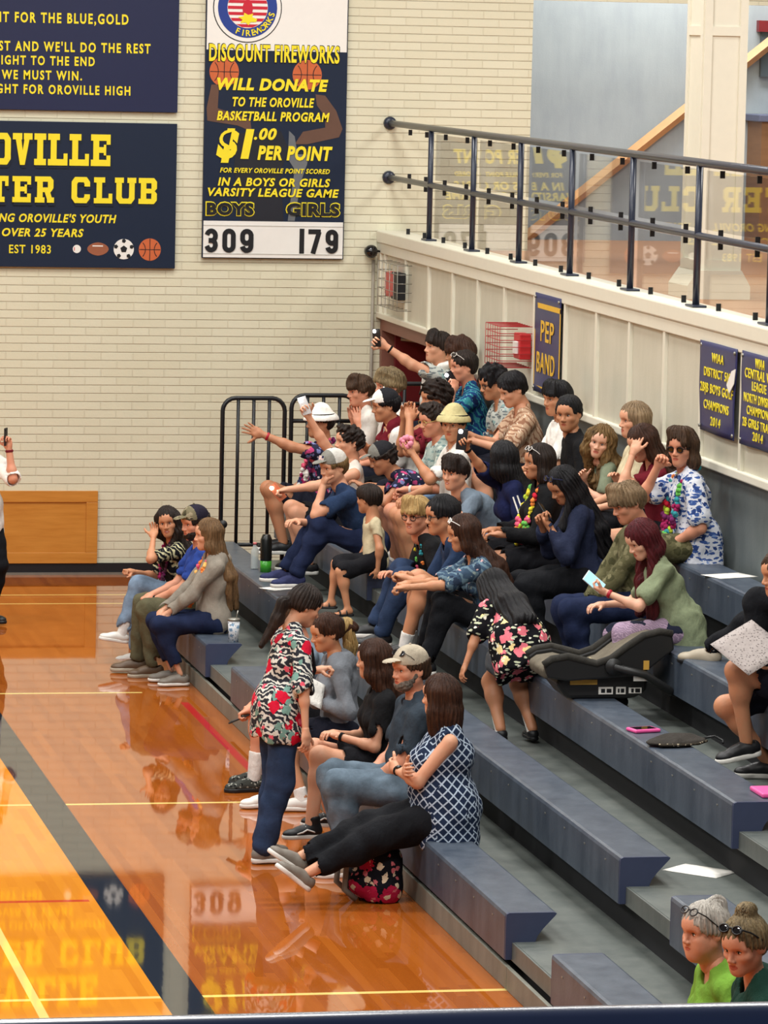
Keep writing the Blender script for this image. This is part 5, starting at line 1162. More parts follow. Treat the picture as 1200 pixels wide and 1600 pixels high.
MB().box((-.085, -.06, 0), (.085, .06, .02), 0, .008).done('case', MAT['pink_plastic'], b); MB().box((-.068, -.042, .0185), (.068, .042, .0212)).done('screen', MAT['screen_dark'], b)
b = thing('pouch', 'dark flat zip pouch with a strap lying on the third bench beside the pink tablet', 'bag', (6.60, 23.85, .974), None, .35)
v, q = surf([EL((0, 0, .022), (.20, .11, .026), k=.02), EL((.02, .02, .03), (.12, .07, .03), k=.03), PL((0, 0, -1), (0, 0, 0))], .006, waves(3, 40, .004)); link('pouch_body', mesh_np('pouch_body', v, q, cloth('pouch_cloth', (58, 54, 50))), b)
MB().tube([(-.17, -.07, .02), (-.05, -.115, .018), (.08, -.112, .018), (.17, -.06, .02)], .008).done('zip_trim', floral('pouch_trim', (60, 54, 46), [((190, 176, 150), 50, .3, 'b')]), b); MB().tube([(.18, -.02, .03), (.24, -.04, .04), (.27, -.08, .02), (.25, -.11, .01)], .007).done('strap', MAT['frame_black'], b)
tag(MB().box((6.60, 22.1, .975), (6.72, 22.35, 1.0), 0, .008).done('pink_folder', MAT['pink_plastic']), 'bright pink folder on the third bench at the right edge of the photo', 'folder')
# floral backpack on the floor
b = thing('backpack', 'black backpack printed with pink and cream flowers on the floor by the lowest bench', 'bag', (4.99, 24.40, 0))
M_BP = floral('backpack_print', (20, 22, 30), [((178, 30, 70), 6, .42, 'b'), ((222, 206, 176), 15, .30, 'b'), ((208, 110, 120), 17, .24, 'b')], 1.0, .5)
v, q = surf([CN((0, -.09, .10), (0, .09, .10), .135, .135, .05), CN((0, -.08, .24), (0, .08, .24), .12, .12, .06), EL((-.10, -.02, .12), (.09, .14, .11), k=.04), PL((0, 0, -1), (0, 0, 0))], .008, waves(11, 26, .008)); link('bag_body', mesh_np('bag_body', v, q, M_BP), b)
MB().tube([(-.02, -.06, .35), (-.02, -.03, .40), (-.02, .03, .40), (-.02, .06, .35)], .011).done('grab_handle', MAT['frame_black'], b)
for s in (1, -1): MB().tube([(-.11, s*.10, .34), (-.21, s*.12, .22), (-.22, s*.12, .08), (-.15, s*.11, .02)], .018).done('shoulder_strap', flat('strap_grey', (120, 116, 106), .8), b)
MB().tube([(-.19, -.12, .17), (-.205, 0, .19), (-.19, .10, .17)], .006).done('pocket_zip', MAT['frame_black'], b)
# infant car seat
b = thing('infant_car_seat', 'black and taupe infant car seat standing on the third bench', 'car seat', (6.64, 25.72, .974))
M_SH = flat('car_seat_shell', (34, 34, 34), .45); M_PAD = cloth('car_seat_pad', (112, 104, 90)); M_PAD2 = cloth('car_seat_pad_side', (58, 56, 52))
mb = MB(); mb.prism([(-.26, 0), (.16, 0), (.24, .05), (.24, .16), (-.26, .17), (-.34, .10)], 1, -.17, .17); mb.done('base', M_SH, b, .025)
pf = [(-.43, .19), (-.38, .225), (-.28, .24), (-.18, .215), (-.10, .195), (-.01, .225), (.09, .30), (.19, .365), (.29, .39), (.37, .375)]
top_ = pf; bot_ = [(x+.02, z-.07) for x, z in pf[::-1]]
mb = MB(); mb.prism(top_+bot_, 1, -.20, .20, 0, True); mb.done('seat_pad', M_PAD, b, .02)
for s in (1, -1):
    mb = MB(); mb.prism([(x, z+.025) for x, z in pf]+[(.385, .31), (.28, .23), (.18, .15), (-.28, .12), (-.40, .14)], 1, s*.215-.02, s*.215+.02, 0, True); mb.done('shell_side', M_SH, b, .012)
    mb = MB(); mb.tube([(x, s*.222, z+.03) for x, z in pf], .024); mb.done('side_cushion', M_PAD2, b)
    MB().tube([(.0, s*.236, .21), (.0, s*.266, .21)], .052, 0, 16).done('handle_hub', M_SH, b)
MB().tube([(.0, -.255, .21), (.20, -.255, .16), (.36, -.25, .06), (.42, -.18, .03), (.42, .18, .03), (.36, .25, .06), (.20, .255, .16), (.0, .255, .21)], .024).done('carry_handle', M_SH, b)
MB().box((-.05, -.206, .27), (.02, -.10, .272)).done('fabric_label', flat('label_tan', (170, 156, 120), .7), b).rotation_euler = (0, -.5, 0)
M_LB = [flat('label_amber', (206, 160, 70), .6), MAT['cloth_white'], M_INK]
MB().box((-.25, -.176, .09), (-.08, -.17, .12), 0).box((-.07, -.176, .03), (.02, -.17, .075), 1).box((.04, -.176, .03), (.10, -.17, .075), 1).box((.12, -.176, .035), (.20, -.17, .07), 1).done('warning_label', M_LB, b)
for k, (x0, x1) in enumerate(((-.055, -.03), (-.02, .01), (.05, .06), (.07, .09), (.135, .15), (.16, .19))): MB().box((x0, -.178, .04), (x1, -.175, .064)).done('printed_mark', M_INK, b)
MB().box((.13, -.244, .12), (.22, -.238, .17), 1).box((.19, -.244, .19), (.225, -.238, .245), 0).done('side_label', M_LB, b)


# ---------------------------------------------------------------- the crowd
person('smiling girl in black floral shirt and purple lei, leftmost on the lowest bench', (5.34, 33.921, 0.487), sex='f', s=0.95, lean=(7.0, 21.0), head=(72, 6, 8), skin='tan', hair=('long', 'dark', {'len': 0.34, 'front': 1, 'part': 1}), top={'mat': 'fl_dark', 'sleeve': 0.75}, bot={'mat': 'jeans_light', 'len': 1.85}, shoe=('low', 'white', 'white', 'shoe_black'), sock=('sock_white', 0.25), lh=(0.286, 0.1, 0.509), rh=(0.431, -0.06, 0.21), lp='relax', rp='fist', lpn=(0, -0.4, 1), lf=(0.528, 0.1, -0.252), rf=(0.377, -0.08, -0.442), smile=True, near=True, foot=(10, 0), wear=[('lei', ['lei_purple', 'lei_magenta', 'dusty'], 0.3, 30, 0.022, 1.0)], seat=0.4)
person('bearded man in camouflage cap, blue tee and olive trousers on the lowest bench', (5.34, 33.123, 0.499), s=1.03, w=1.05, lean=(-3.0, 9.0), head=(24, 8, 0), skin='red', hair=('short', 'dark', {'beard': 'dark'}), top={'mat': 'tee_blue', 'sleeve': 0.6}, bot={'mat': 'olive_pants'}, shoe=('low', 'shoe_brown', 'shoe_tan', 'shoe_brown'), lh=(0.385, 0.02, 0.085), rh=(0.393, -0.06, 0.115), lp='grip', rp='grip', lf=(0.388, 0.1, -0.404), rf=(0.486, -0.12, -0.393), near=True, wear=[('cap', 'camo', 'camo', 'cap_navy'), ('band', 'l', 'band_black')], seat=0.4)
person('girl in grey brown sweatshirt with long straight hair and an orange lei', (5.34, 32.652, 0.49), sex='f', s=0.98, lean=(-5.0, 5.0), head=(-4, 4, 0), skin='fair', hair=('long', 'lightbrown', {'len': 0.36, 'vol': 0.3}), top={'mat': 'grey_sweat', 'sleeve': 1.92, 'e': 0.022, 'hood': True, 'fold': 0.007, 'hem': -0.05}, bot={'mat': 'jeans_dark', 'len': 1.86, 'e': 0.006, 'fl': 0}, shoe=('slip', 'shoe_grey', 'white'), lh=(0.381, 0.06, 0.039), rh=(0.392, -0.06, 0.048), lp='relax', rp='relax', lf=(0.25, 0.1, -0.4), rf=(0.289, -0.1, -0.4), near=True, wear=[('lei', ['lei_orange', 'lei_pink', 'lei_peach', 'lei_orange'], 0.36, 34, 0.024, 1.0), ('tie', 'frame_black', 0.075)], seat=0.4)
person('girl standing on the court in red hibiscus shirt and jeans with a lanyard', (4.61, 25.62, 0.91), yaw=14, sex='f', s=0.98, w=0.88, lean=(3, 15), head=(2, 26, 0), skin='fair', hair=('pony', 'dark', {'z': -0.02, 'len': 0.2, 'tail': [-0.5, -0.1, -0.8]}), top={'mat': 'fl_red', 'sleeve': 0.95, 'hem': -0.12, 'e': 0.018, 'fl': 0.022, 'collar': True, 'fold': 0.006}, bot={'mat': 'jeans', 'len': 1.95, 'e': 0.02, 'fl': 0.016, 'fold': 0.006}, shoe=('low', 'shoe_grey', 'white'), rh=(0.05, -0.28, -0.1), re=(-0.3, -1, -0.3), lh=(0.3, 0.1, 0.22), rp='relax', lp='grip', rpn=(-0.3, 0.8, 0), lf=(-0.05, 0.09, -0.82), rf=(-0.13, -0.09, -0.82), base=0.0, near=True, wear=[('lanyard', 'frame_black')])
P_b2 = person('boy in dark tee, shorts and camouflage shoes sitting hidden behind the standing girl', (5.34, 28.042, 0.492), s=1.0, lean=(13.0, 23.0), head=(10, 14, 0), skin='red', hair=('short', 'brown'), top={'mat': 'bluegrey', 'sleeve': 0.6}, bot={'mat': 'shorts_black', 'len': 0.8}, shoe=('low', 'fl_shoe', 'shoe_black', 'shoe_black'), sock=('sock_white', 0.42), lf=(0.471, 0.08, -0.4), rf=(0.396, -0.16, -0.4), lh=(0.501, 0.1, 0.058), rh=(0.44, -0.06, 0.067), lp='grip', rp='grip', seat=0.4, near=True)
phone('dark phone held over the knees of the boy behind the standing girl', P_b2, side='l')
person('girl in grey hoodie with a dark to blond ponytail holding a white paper', (5.34, 27.419, 0.489), sex='f', s=0.97, lean=(1.0, 11.0), head=(6, 14, 0), skin='tan', hair=('pony', 'chestnut', {'z': 0.03, 'len': 0.02}), top={'mat': 'hood_grey', 'sleeve': 1.92, 'e': 0.024, 'hood': True, 'fold': 0.007}, bot={'mat': 'shorts_navy', 'len': 0.6}, shoe=('low', 'white', 'white', 'lace'), sock=('sock_white', 0.15), lh=(0.193, 0.1, 0.207), rh=(0.121, -0.1, 0.192), lp='grip', rp='grip', lpn=(0.2, -0.6, 0.4), wear=[('ptail', 'blond', 0.04, 0.26), ('tie', 'frame_black', 0.035)], lf=(0.49, 0.06, -0.4), rf=(0.28, 0.2, -0.4), seat=0.4, near=True)
person('girl with long brown hair in black tee and black shorts wearing striped high top sneakers', (5.34, 26.003, 0.494), sex='f', s=1.0, w=1.02, lean=(-1.0, 9.0), head=(-28, 6, 0), skin='fair', hair=('long', 'chestnut', {'len': 0.4, 'vol': 0.6}), top={'mat': 'tee_black', 'sleeve': 0.62, 'fl': 0.012}, bot={'mat': 'shorts_black', 'len': 0.55, 'fl': 0.014}, shoe=('high', 'shoe_black', 'white', 'lace', 'white'), lh=(0.3, 0.04, 0.2), rh=(0.301, -0.04, 0.203), lp='relax', rp='relax', lf=(0.475, 0.14, -0.327), rf=(0.307, -0.12, -0.306), wear=[('band', 'l', 'band_black', 0.9, 0.03)], seat=0.4, near=True)
person('bearded man in tan cap and dark grey polo shirt sitting with clasped hands', (5.34, 25.187, 0.51), s=1.07, w=1.12, lean=(-6.0, 4.0), head=(22, 4, 0), skin='red', hair=('short', 'brown', {'beard': 'beardgrey'}), top={'mat': 'polo', 'sleeve': 0.66, 'collar': True}, bot={'mat': 'jeans_grey'}, shoe=('low', 'shoe_tan', 'white', 'lace'), lh=(0.278, 0.02, 0.037), rh=(0.278, -0.06, 0.046), lp='grip', rp='grip', lf=(0.392, 0.12, -0.412), rf=(0.366, -0.12, -0.386), wear=[('cap', 'cap_tan', 'cap_tan', 'cap_tan'), ('glasses', 'frame_black', 'lens_dark', True), ('watch', 'l', 'band_black')], seat=0.4, near=True)
person('woman in navy lattice sleeveless top with crossed arms and outstretched legs', (5.34, 24.24, 0.522), sex='f', s=1.02, w=1.3, yaw=178, lean=(-2.0, 4.0), head=(-34, 4, 0), skin='fair', hair=('long', 'chestnut', {'len': 0.1, 'vol': 0.9, 'tip': 0.9, 'hang': True}), top={'mat': 'lattice', 'sleeve': 0, 'hem': -0.14, 'e': 0.02}, bot={'mat': 'pants_black', 'len': 1.9, 'e': 0.008, 'fl': 0}, shoe=('low', 'shoe_grey', 'white', 'shoe_grey'), lh=(0.27, -0.1, 0.24), rh=(0.25, 0.12, 0.27), lp='relax', rp='relax', le=(0.1, 0.8, -0.6), re=(0.1, -0.8, -0.6), lpn=(-1, 0, 0), rpn=(-1, 0, 0), lf=(0.872, 0.09, -0.351), rf=(0.94, -0.007, -0.28), foot=(38, 34), fyaw=(10, 4), wear=[('watch', 'l', 'band_black')], seat=0.4, near=True)
person('boy in white bucket hat and purple lei raising an open hand by the guard rail', (6.66, 35.247, 1.071), s=1.05, lean=(-6.0, 4.0), head=(6, 2, 0), skin='olive', hair=('short', 'dark'), top={'mat': 'fl_purple', 'sleeve': 0.62}, bot={'mat': 'shorts_navy', 'len': 0.72}, shoe=('low', 'shoe_black', 'white'), lh=(0.532, 0.1, 0.613), lp='open', le=(0.1, 0.4, -1), lpn=(0.2, 1, 0), rh=(0.298, -0.2, 0.095), lf=(0.33, 0.1, -0.28), rf=(0.3, -0.12, -0.28), wear=[('bucket', 'cloth_white', 'band_black'), ('lei', ['lei_purple', 'lei_pink', 'flag_blue', 'cloth_white', 'lei_magenta'], 0.34, 32, 0.028), ('band', 'l', 'red_band', 0.8, 0.034)], seat=0.974)
P_c2 = person('curly haired boy in white tank top holding a lit phone high above the rail', (6.6, 33.948, 1.066), lean=(-11.0, -1.0), head=(8, 0, 0), skin='fair', hair=('curly', 'dark', {'th': 0.016}), top={'mat': 'tank_white', 'sleeve': 0}, bot={'mat': 'shorts_black', 'len': 0.7}, shoe=('low', 'shoe_black', 'white'), rh=(0.337, -0.16, 0.942), re=(0.2, -0.5, -0.8), rp='grip', rpn=(-0.2, 0.9, 0.2), lh=(0.55, 0.12, 0.285), lp='grip', lf=(0.3, 0.14, -0.28), rf=(0.33, -0.1, -0.28), seat=0.974)
phone('phone in an orange case with its light on, resting on a bare knee', P_c2, side='l', mat='orange_case', flash=True, up=(-0.5, 0.1, 0.6), face=(-0.4, -0.9, 0))
phone('silver phone with glowing light held high beside the white bucket hat', P_c2, side='r', mat='phone_white', flash=True, up=(-0.35, 0, 0.9), face=(-0.5, -0.85, 0.1))
person('boy in grey flag cap, navy tee and jeans resting his chin on his fist', (6.56, 32.69, 1.066), lean=(23.0, 33.0), head=(26, 10, 0), skin='fair', hair=('short', 'goldbrown', {'th': 0.014, 'nape': -0.1}), top={'mat': 'tee_navy', 'sleeve': 0.66, 'fl': 0.018}, bot={'mat': 'jeans_dark', 'e': 0.016}, shoe=('low', 'flag_blue', 'white', 'lace'), lh=(0.374, 0.04, 0.477), lp='fist', le=(0.2, 0.3, -1), lpn=(-1, 0, 0), rh=(0.556, -0.02, 0.174), lf=(0.593, 0.12, -0.218), rf=(0.633, -0.1, -0.206), near=True, wear=[('cap', 'cap_grey', 'cap_grey', 'cap_mesh', True)], seat=0.974)
person('small boy in beige button shirt and dark shorts seated on the third bench edge', (6.46, 31.953, 1.035), sex='k', s=0.66, lean=(4.0, 8.0), head=(-48, 4, 0), skin='tan', hair=('short', 'dark', {'th': 0.01}), top={'mat': 'beige', 'sleeve': 0.62, 'hem': -0.07, 'collar': True, 'e': 0.01, 'fl': 0.008}, bot={'mat': 'shorts_black', 'len': 0.95, 'fl': 0.02}, shoe=('sandal', 'shoe_black', 'shoe_black'), lh=(0.007, 0.13, -0.055), le=(-0.4, 1.2, -0.1), rh=(0.1, -0.2, -0.02), lf=(0.22, 0.08, -0.35), rf=(0.322, -0.06, -0.311), near=True, seat=0.974)
person('boy in grey and black cap with curly dark hair seated behind the small boy', (7.17, 33.03, 1.34), s=0.86, lean=(49.0, 63.0), head=(4, 22, 0), skin='olive', hair=('curly', 'dark', {'th': 0.02, 'nape': -0.12}), top={'mat': 'fl_purple', 'sleeve': 0.62}, bot={'mat': 'shorts_navy', 'len': 0.72}, shoe=('low', 'white', 'white'), lh=(0.632, 0.12, 0.151), rh=(0.517, -0.1, 0.102), wear=[('cap', 'cap_grey', 'cap_grey', 'cap_black')], seat=1.261)
person('smiling blond boy in glasses, black tee and paper flower lei', (6.56, 29.508, 1.066), lean=(25.0, 37.0), head=(46, 6, 0), skin='red', hair=('mop', 'strawberry', {'th': 0.014}), smile=True, top={'mat': 'tee_black', 'sleeve': 0.66, 'fl': 0.016}, bot={'mat': 'jeans'}, shoe=('low', 'shoe_black', 'white'), lh=(0.369, 0.14, 0.17), rh=(0.472, -0.02, 0.168), lf=(0.547, 0.04, -0.236), rf=(0.562, -0.12, -0.191), wear=[('glasses', 'frame_black', None, False, 0.003), ('lei', ['lei_teal', 'lei_yellow', 'lei_pink', 'lei_green', 'lei_orange'], 0.32, 22, 0.016), ('band', 'l', 'cloth_white', 0.9, 0.034), ('band', 'l', 'band_black', 0.78, 0.036)], seat=0.974, near=True)
person('dark haired boy in glasses and shorts partly hidden behind the girl in the teal print', (6.56, 28.851, 1.072), s=1.06, lean=(17.0, 29.0), head=(4, 8, 0), skin='tan', hair=('short', 'black', {'th': 0.016}), top={'mat': 'tee_navy', 'sleeve': 0.64}, bot={'mat': 'shorts_black', 'len': 0.74}, shoe=('low', 'shoe_black', 'white'), sock=('sock_white', 0.22), lh=(0.513, 0.04, 0.227), rh=(0.474, -0.06, 0.232), lp='grip', rp='grip', lf=(0.52, 0.04, -0.238), rf=(0.455, -0.1, -0.236), wear=[('glasses', 'frame_black', None, False, 0.003)], seat=0.974, near=True)
person('girl with long dark hair in teal floral shirt wearing white glasses on her head', (6.56, 28.275, 1.064), sex='f', s=0.98, lean=(15.0, 27.0), head=(-6, 14, 0), skin='tan', hair=('long', 'chestnut', {'len': 0.3, 'vol': 0.4}), top={'mat': 'fl_blue', 'sleeve': 0.85, 'hem': -0.14, 'fl': 0.02, 'collar': True}, bot={'mat': 'pants_black', 'len': 1.9}, shoe=('low', 'shoe_black', 'white'), lh=(0.653, 0.1, 0.257), rh=(0.62, 0.02, 0.272), lp='grip', rp='grip', lf=(0.511, 0.14, -0.241), rf=(0.478, -0.1, -0.22), wear=[('glasses', 'frame_white', None, True, 0.003)], seat=0.974, near=True)
person('long haired girl in black flowery shirt bending forward with her back to the camera', (6.32, 26.6, 1.15), yaw=102, sex='f', s=0.78, w=1.2, lean=(34, 62), head=(0, 52, 0), skin='olive', hair=('long', 'black', {'len': 0.4, 'vol': 0.8, 'tip': 0.8}), top={'mat': 'fl_black', 'sleeve': 0.8, 'hem': -0.2, 'e': 0.03, 'fl': 0.03, 'fold': 0.008}, bot={'mat': 'shorts_grey', 'len': 0.4, 'e': 0.03, 'fl': 0.02}, shoe=('low', 'shoe_black', 'shoe_black'), sock=('sock_white', 0.5), lf=(0.04, 0.1, -0.53), rf=(-0.01, -0.1, -0.53), lh=(0.12, 0.34, -0.18), rh=(0.4, -0.16, -0.02), base=0.53, near=True)
person('boy with brown hair in plain white tee clapping near the left end of the crowd', (7.17, 35.553, 1.353), lean=(6.0, 16.0), head=(14, 8, 0), skin='red', hair=('mop', 'brown', {'th': 0.016}), top={'mat': 'tee_white', 'sleeve': 0.66, 'fl': 0.02}, bot={'mat': 'shorts_navy', 'len': 0.75}, shoe=('low', 'white', 'white'), lh=(0.167, 0.08, 0.388), rh=(0.192, -0.02, 0.411), lp='flat', rp='flat', lpn=(0, -1, 0.2), rpn=(0, 1, 0.2), seat=1.261)
person('blond haired boy mostly hidden behind the white and black cap', (7.27, 34.985, 1.364), s=1.12, lean=(3.0, 11.0), head=(8, 6, 0), skin='red', hair=('mop', 'ashblond', {'th': 0.022}), top={'mat': 'tee_white'}, bot={'mat': 'shorts_navy', 'len': 0.75}, shoe=('low', 'white', 'white'), seat=1.261)
person('boy in white and black cap with an open white shirt over maroon', (7.17, 34.263, 1.353), lean=(10.0, 20.0), head=(2, 10, 0), skin='tan', hair=('short', 'black', {'th': 0.014, 'nape': -0.1}), top={'mat': 'cloth_white', 'sleeve': 0.72, 'collar': True, 'open': True, 'fl': 0.02}, bot={'mat': 'shorts_black', 'len': 0.75}, shoe=('low', 'white', 'white'), lh=(0.151, 0.1, 0.386), rh=(0.329, -0.05, 0.299), lp='relax', wear=[('cap', 'cloth_white', 'cloth_white', 'cap_black'), ('scarf', 'maroon')], seat=1.261)
person('boy in maroon with thick curly dark hair clapping behind the gold rimmed glasses', (7.25, 33.668, 1.365), s=1.13, lean=(-9.0, -1.0), head=(4, 8, 0), skin='tan', hair=('curly', 'dark', {'th': 0.024}), top={'mat': 'maroon', 'sleeve': 0.6}, bot={'mat': 'shorts_navy', 'len': 0.75}, shoe=('low', 'white', 'white'), lh=(0.213, 0.1, 0.588), rh=(0.229, -0.02, 0.577), lp='flat', rp='flat', lpn=(0, -1, 0), rpn=(0, 1, 0), seat=1.261)
person('boy in gold rimmed glasses and pale mint floral shirt with clasped hands', (7.17, 32.84, 1.353), lean=(1.0, 11.0), head=(18, 12, 0), skin='red', hair=('curly', 'dark', {'th': 0.012, 'amp': 0.006}), top={'mat': 'fl_mint', 'sleeve': 0.8, 'collar': True, 'fl': 0.022}, bot={'mat': 'shorts_denim', 'len': 0.72, 'fl': 0.014}, shoe=('low', 'white', 'white'), lh=(0.314, 0.1, 0.132), rh=(0.333, 0.0, 0.106), lp='grip', rp='grip', wear=[('glasses', 'gold', None, False, 0.0028), ('band', 'l', 'cloth_white', 0.88, 0.034)], seat=1.261)
person('boy in tan bucket hat facing the camera in a white shirt', (7.17, 32.435, 1.353), lean=(-3.0, 5.0), head=(56, 6, 0), skin='tan', hair=('mop', 'black', {'th': 0.012}), top={'mat': 'cloth_white', 'sleeve': 0.7, 'collar': True}, bot={'mat': 'shorts_navy', 'len': 0.75}, shoe=('low', 'white', 'white'), lh=(0.353, 0.04, 0.448), lp='grip', le=(0.1, 0.4, -1), lpn=(0.3, 0, 1), wear=[('bucket', 'bucket_tan', 'band_black', -6)], seat=1.261)
person('smiling dark haired boy in blue grey tee leaning far forward between rows', (7.17, 30.73, 1.346), s=0.92, lean=(37.0, 51.0), head=(38, 4, 0), skin='fair', smile=True, hair=('mop', 'dark', {'th': 0.012}), top={'mat': 'bluegrey', 'sleeve': 0.64}, bot={'mat': 'shorts_denim', 'len': 0.7, 'fl': 0.014}, shoe=('low', 'white', 'white'), lh=(0.606, 0.12, 0.205), rh=(0.617, -0.1, 0.25), seat=1.261)
P_e2 = person('girl with long black hair in navy striped jersey raising a glowing phone', (7.17, 30.132, 1.351), sex='f', s=0.98, lean=(11.0, 19.0), head=(-62, 6, 0), skin='tan', hair=('long', 'black', {'len': 0.34, 'vol': 0.6}), top={'mat': 'jersey_navy', 'sleeve': 0.95, 'fl': 0.02, 'e': 0.02}, bot={'mat': 'shorts_black', 'len': 0.6}, shoe=('low', 'white', 'white'), lh=(0.267, 0.16, 0.144), rh=(0.492, 0.1, 0.757), rp='grip', rpn=(0.3, 0.9, 0), re=(0.4, -0.2, -0.9), wear=[('stripes', 'l', 'cloth_white'), ('band', 'r', 'band_black', 0.86, 0.03)], seat=1.261)
phone('dark phone with a bright light held up in front of the tan bucket hat', P_e2, side='r', flash=True, up=(0.1, 0, 1), face=(-0.3, -0.95, 0))
person('girl in black hoodie and bright multicoloured lei with sunglasses on dark hair', (7.17, 29.508, 1.36), sex='f', s=1.0, w=1.08, lean=(-3.0, 7.0), head=(6, 4, 0), skin='olive', hair=('long', 'dark', {'len': 0.06, 'vol': 0.2, 'hang': True}), top={'mat': 'hood_black', 'sleeve': 1.9, 'e': 0.026, 'hood': True}, bot={'mat': 'shorts_black', 'len': 0.62}, shoe=('low', 'white', 'white'), lh=(0.341, 0.1, 0.17), rh=(0.355, -0.08, 0.18), wear=[('glasses', 'frame_white', 'lens_dark', True), ('lei', ['lei_red', 'lei_pink', 'lei_yellow', 'lei_lime', 'lei_orange', 'lei_green'], 0.36, 34, 0.032, 1.05)], seat=1.261, near=True)
P_e4 = person('girl with very long black hair in navy jacket looking down at her phone', (7.17, 28.323, 1.358), sex='f', s=1.0, w=1.05, lean=(5.0, 15.0), head=(16, 34, 0), skin='olive', hair=('long', 'black', {'len': 0.44, 'vol': 0.8, 'front': 1}), top={'mat': 'navy_jacket', 'sleeve': 1.9, 'e': 0.028, 'fold': 0.008}, bot={'mat': 'pants_black', 'e': 0.014}, shoe=('low', 'shoe_black', 'white'), lh=(0.289, 0.12, 0.37), rh=(0.308, -0.02, 0.371), lp='grip', rp='grip', lpn=(-0.2, -0.2, 1), wear=[('glasses', 'flag_blue', 'lens_dark', True)], seat=1.261, near=True)
phone('black phone held low by the girl in the navy jacket', P_e4, side='l')
person('light brown haired boy in olive long sleeves bent forward behind the red haired girl', (7.17, 27.072, 1.353), lean=(-9.0, 5.0), head=(10, 24, 0), skin='red', hair=('mop', 'fawn', {'th': 0.014, 'amp': 0.009}), top={'mat': 'camo_pants', 'sleeve': 1.88, 'e': 0.018}, bot={'mat': 'jeans_dark'}, shoe=('low', 'shoe_black', 'white'), lh=(0.36, 0.04, -0.069), rh=(0.323, -0.06, -0.054), lp='grip', rp='grip', seat=1.261, near=True)
P_e6 = person('girl with straight dark red hair in sage tee looking at a lit phone', (7.19, 25.98, 1.346), sex='f', s=0.92, lean=(16.0, 28.0), head=(14, 30, 0), skin='pale', hair=('long', 'auburn', {'len': 0.4, 'vol': 0.1, 'hang': True, 'tip': 0.95, 'th': 0.014}), top={'mat': 'sage', 'sleeve': 0.66, 'fl': 0.018, 'hem': -0.16, 'e': 0.018, 'fold': 0.008}, bot={'mat': 'tie_dye', 'e': 0.008, 'fl': 0}, shoe=('low', 'shoe_black', 'white'), lh=(0.502, 0.06, 0.237), rh=(0.474, -0.12, 0.133), lp='grip', lpn=(-0.3, -0.2, 1), lf=(0.42, 0.14, -0.4), rf=(0.38, -0.1, -0.44), wear=[('band', 'l', 'red_band', 0.86, 0.031)], seat=1.261, near=True)
phone('phone with a pale blue lit screen in the red haired girl hand', P_e6, side='l', mat='phone_white', lit=True, up=(-0.75, -0.1, 0.62), face=(0.55, 0.55, -0.6))
P_d8 = person('dark haired boy in grey shirt and white scarf stretching a phone toward the brick corner', (7.78, 35.681, 1.647), s=1.08, lean=(2.0, 8.0), head=(12, -2, 0), skin='fair', hair=('mop', 'dark', {'th': 0.014}), top={'mat': 'fl_grey', 'sleeve': 0.62, 'collar': True}, bot={'mat': 'shorts_navy', 'len': 0.75}, shoe=('low', 'white', 'white'), lh=(0.564, 0.1, 0.748), le=(0.1, 0.2, -1), lp='grip', lpn=(0.2, 0.9, 0), wear=[('scarf', 'cloth_white'), ('band', 'l', 'band_black', 0.8, 0.031)], seat=1.548)
phone('phone with its light on held up at the brick corner, highest in the crowd', P_d8, side='l', flash=True, up=(-0.1, 0, 1), face=(-0.7, -0.7, 0.1))
person('boy with thick dark brown hair half hidden behind the teal shirt', (7.8, 35.012, 1.647), s=1.08, lean=(-3.0, 5.0), head=(-20, 8, 0), skin='tan', hair=('mop', 'chestnut', {'th': 0.022}), top={'mat': 'maroon'}, bot={'mat': 'shorts_navy', 'len': 0.75}, shoe=('low', 'white', 'white'), seat=1.548)
P_d10 = person('boy in teal and blue print shirt with sunglasses pushed up, holding a shining phone', (7.78, 34.482, 1.64), lean=(3.0, 13.0), head=(6, 6, 0), skin='red', hair=('short', 'dark', {'th': 0.014}), top={'mat': 'fl_bluegreen', 'sleeve': 0.72, 'collar': True, 'fl': 0.02}, bot={'mat': 'shorts_navy', 'len': 0.75}, shoe=('low', 'white', 'white'), lh=(0.215, 0.08, 0.473), rh=(0.21, -0.04, 0.504), lp='grip', rp='grip', lpn=(0.3, -0.9, 0), wear=[('glasses', 'frame_white', 'lens_dark', True)], seat=1.548)
phone('phone with a white glare held close to the teal shirt', P_d10, side='l', flash=True, up=(-0.5, 0, 0.8), face=(-0.6, -0.7, 0.3))
person('boy with curly black hair and glasses in a grey floral shirt on the top bench', (7.78, 33.11, 1.64), lean=(7.0, 19.0), head=(10, 18, 0), skin='tan', hair=('curly', 'black', {'th': 0.02}), top={'mat': 'fl_grey', 'sleeve': 0.7, 'collar': True}, bot={'mat': 'shorts_navy', 'len': 0.75}, shoe=('low', 'white', 'white'), lh=(0.338, 0.1, 0.192), rh=(0.336, -0.05, 0.227), wear=[('glasses', 'frame_black', None, False, 0.003)], seat=1.548)
P_d12 = person('dark haired boy in tan patterned shirt leaning forward over the row below', (7.78, 32.495, 1.64), lean=(5.0, 17.0), head=(12, 24, 0), skin='fair', hair=('short', 'black', {'th': 0.016}), top={'mat': 'fl_tan', 'sleeve': 0.7, 'collar': True, 'fl': 0.02}, bot={'mat': 'shorts_navy', 'len': 0.75}, shoe=('low', 'white', 'white'), lh=(0.471, 0.12, 0.252), rh=(0.47, -0.02, 0.278), lp='grip', rp='grip', seat=1.548)
phone('dark phone gripped by the boy in the tan shirt', P_d12, side='l')
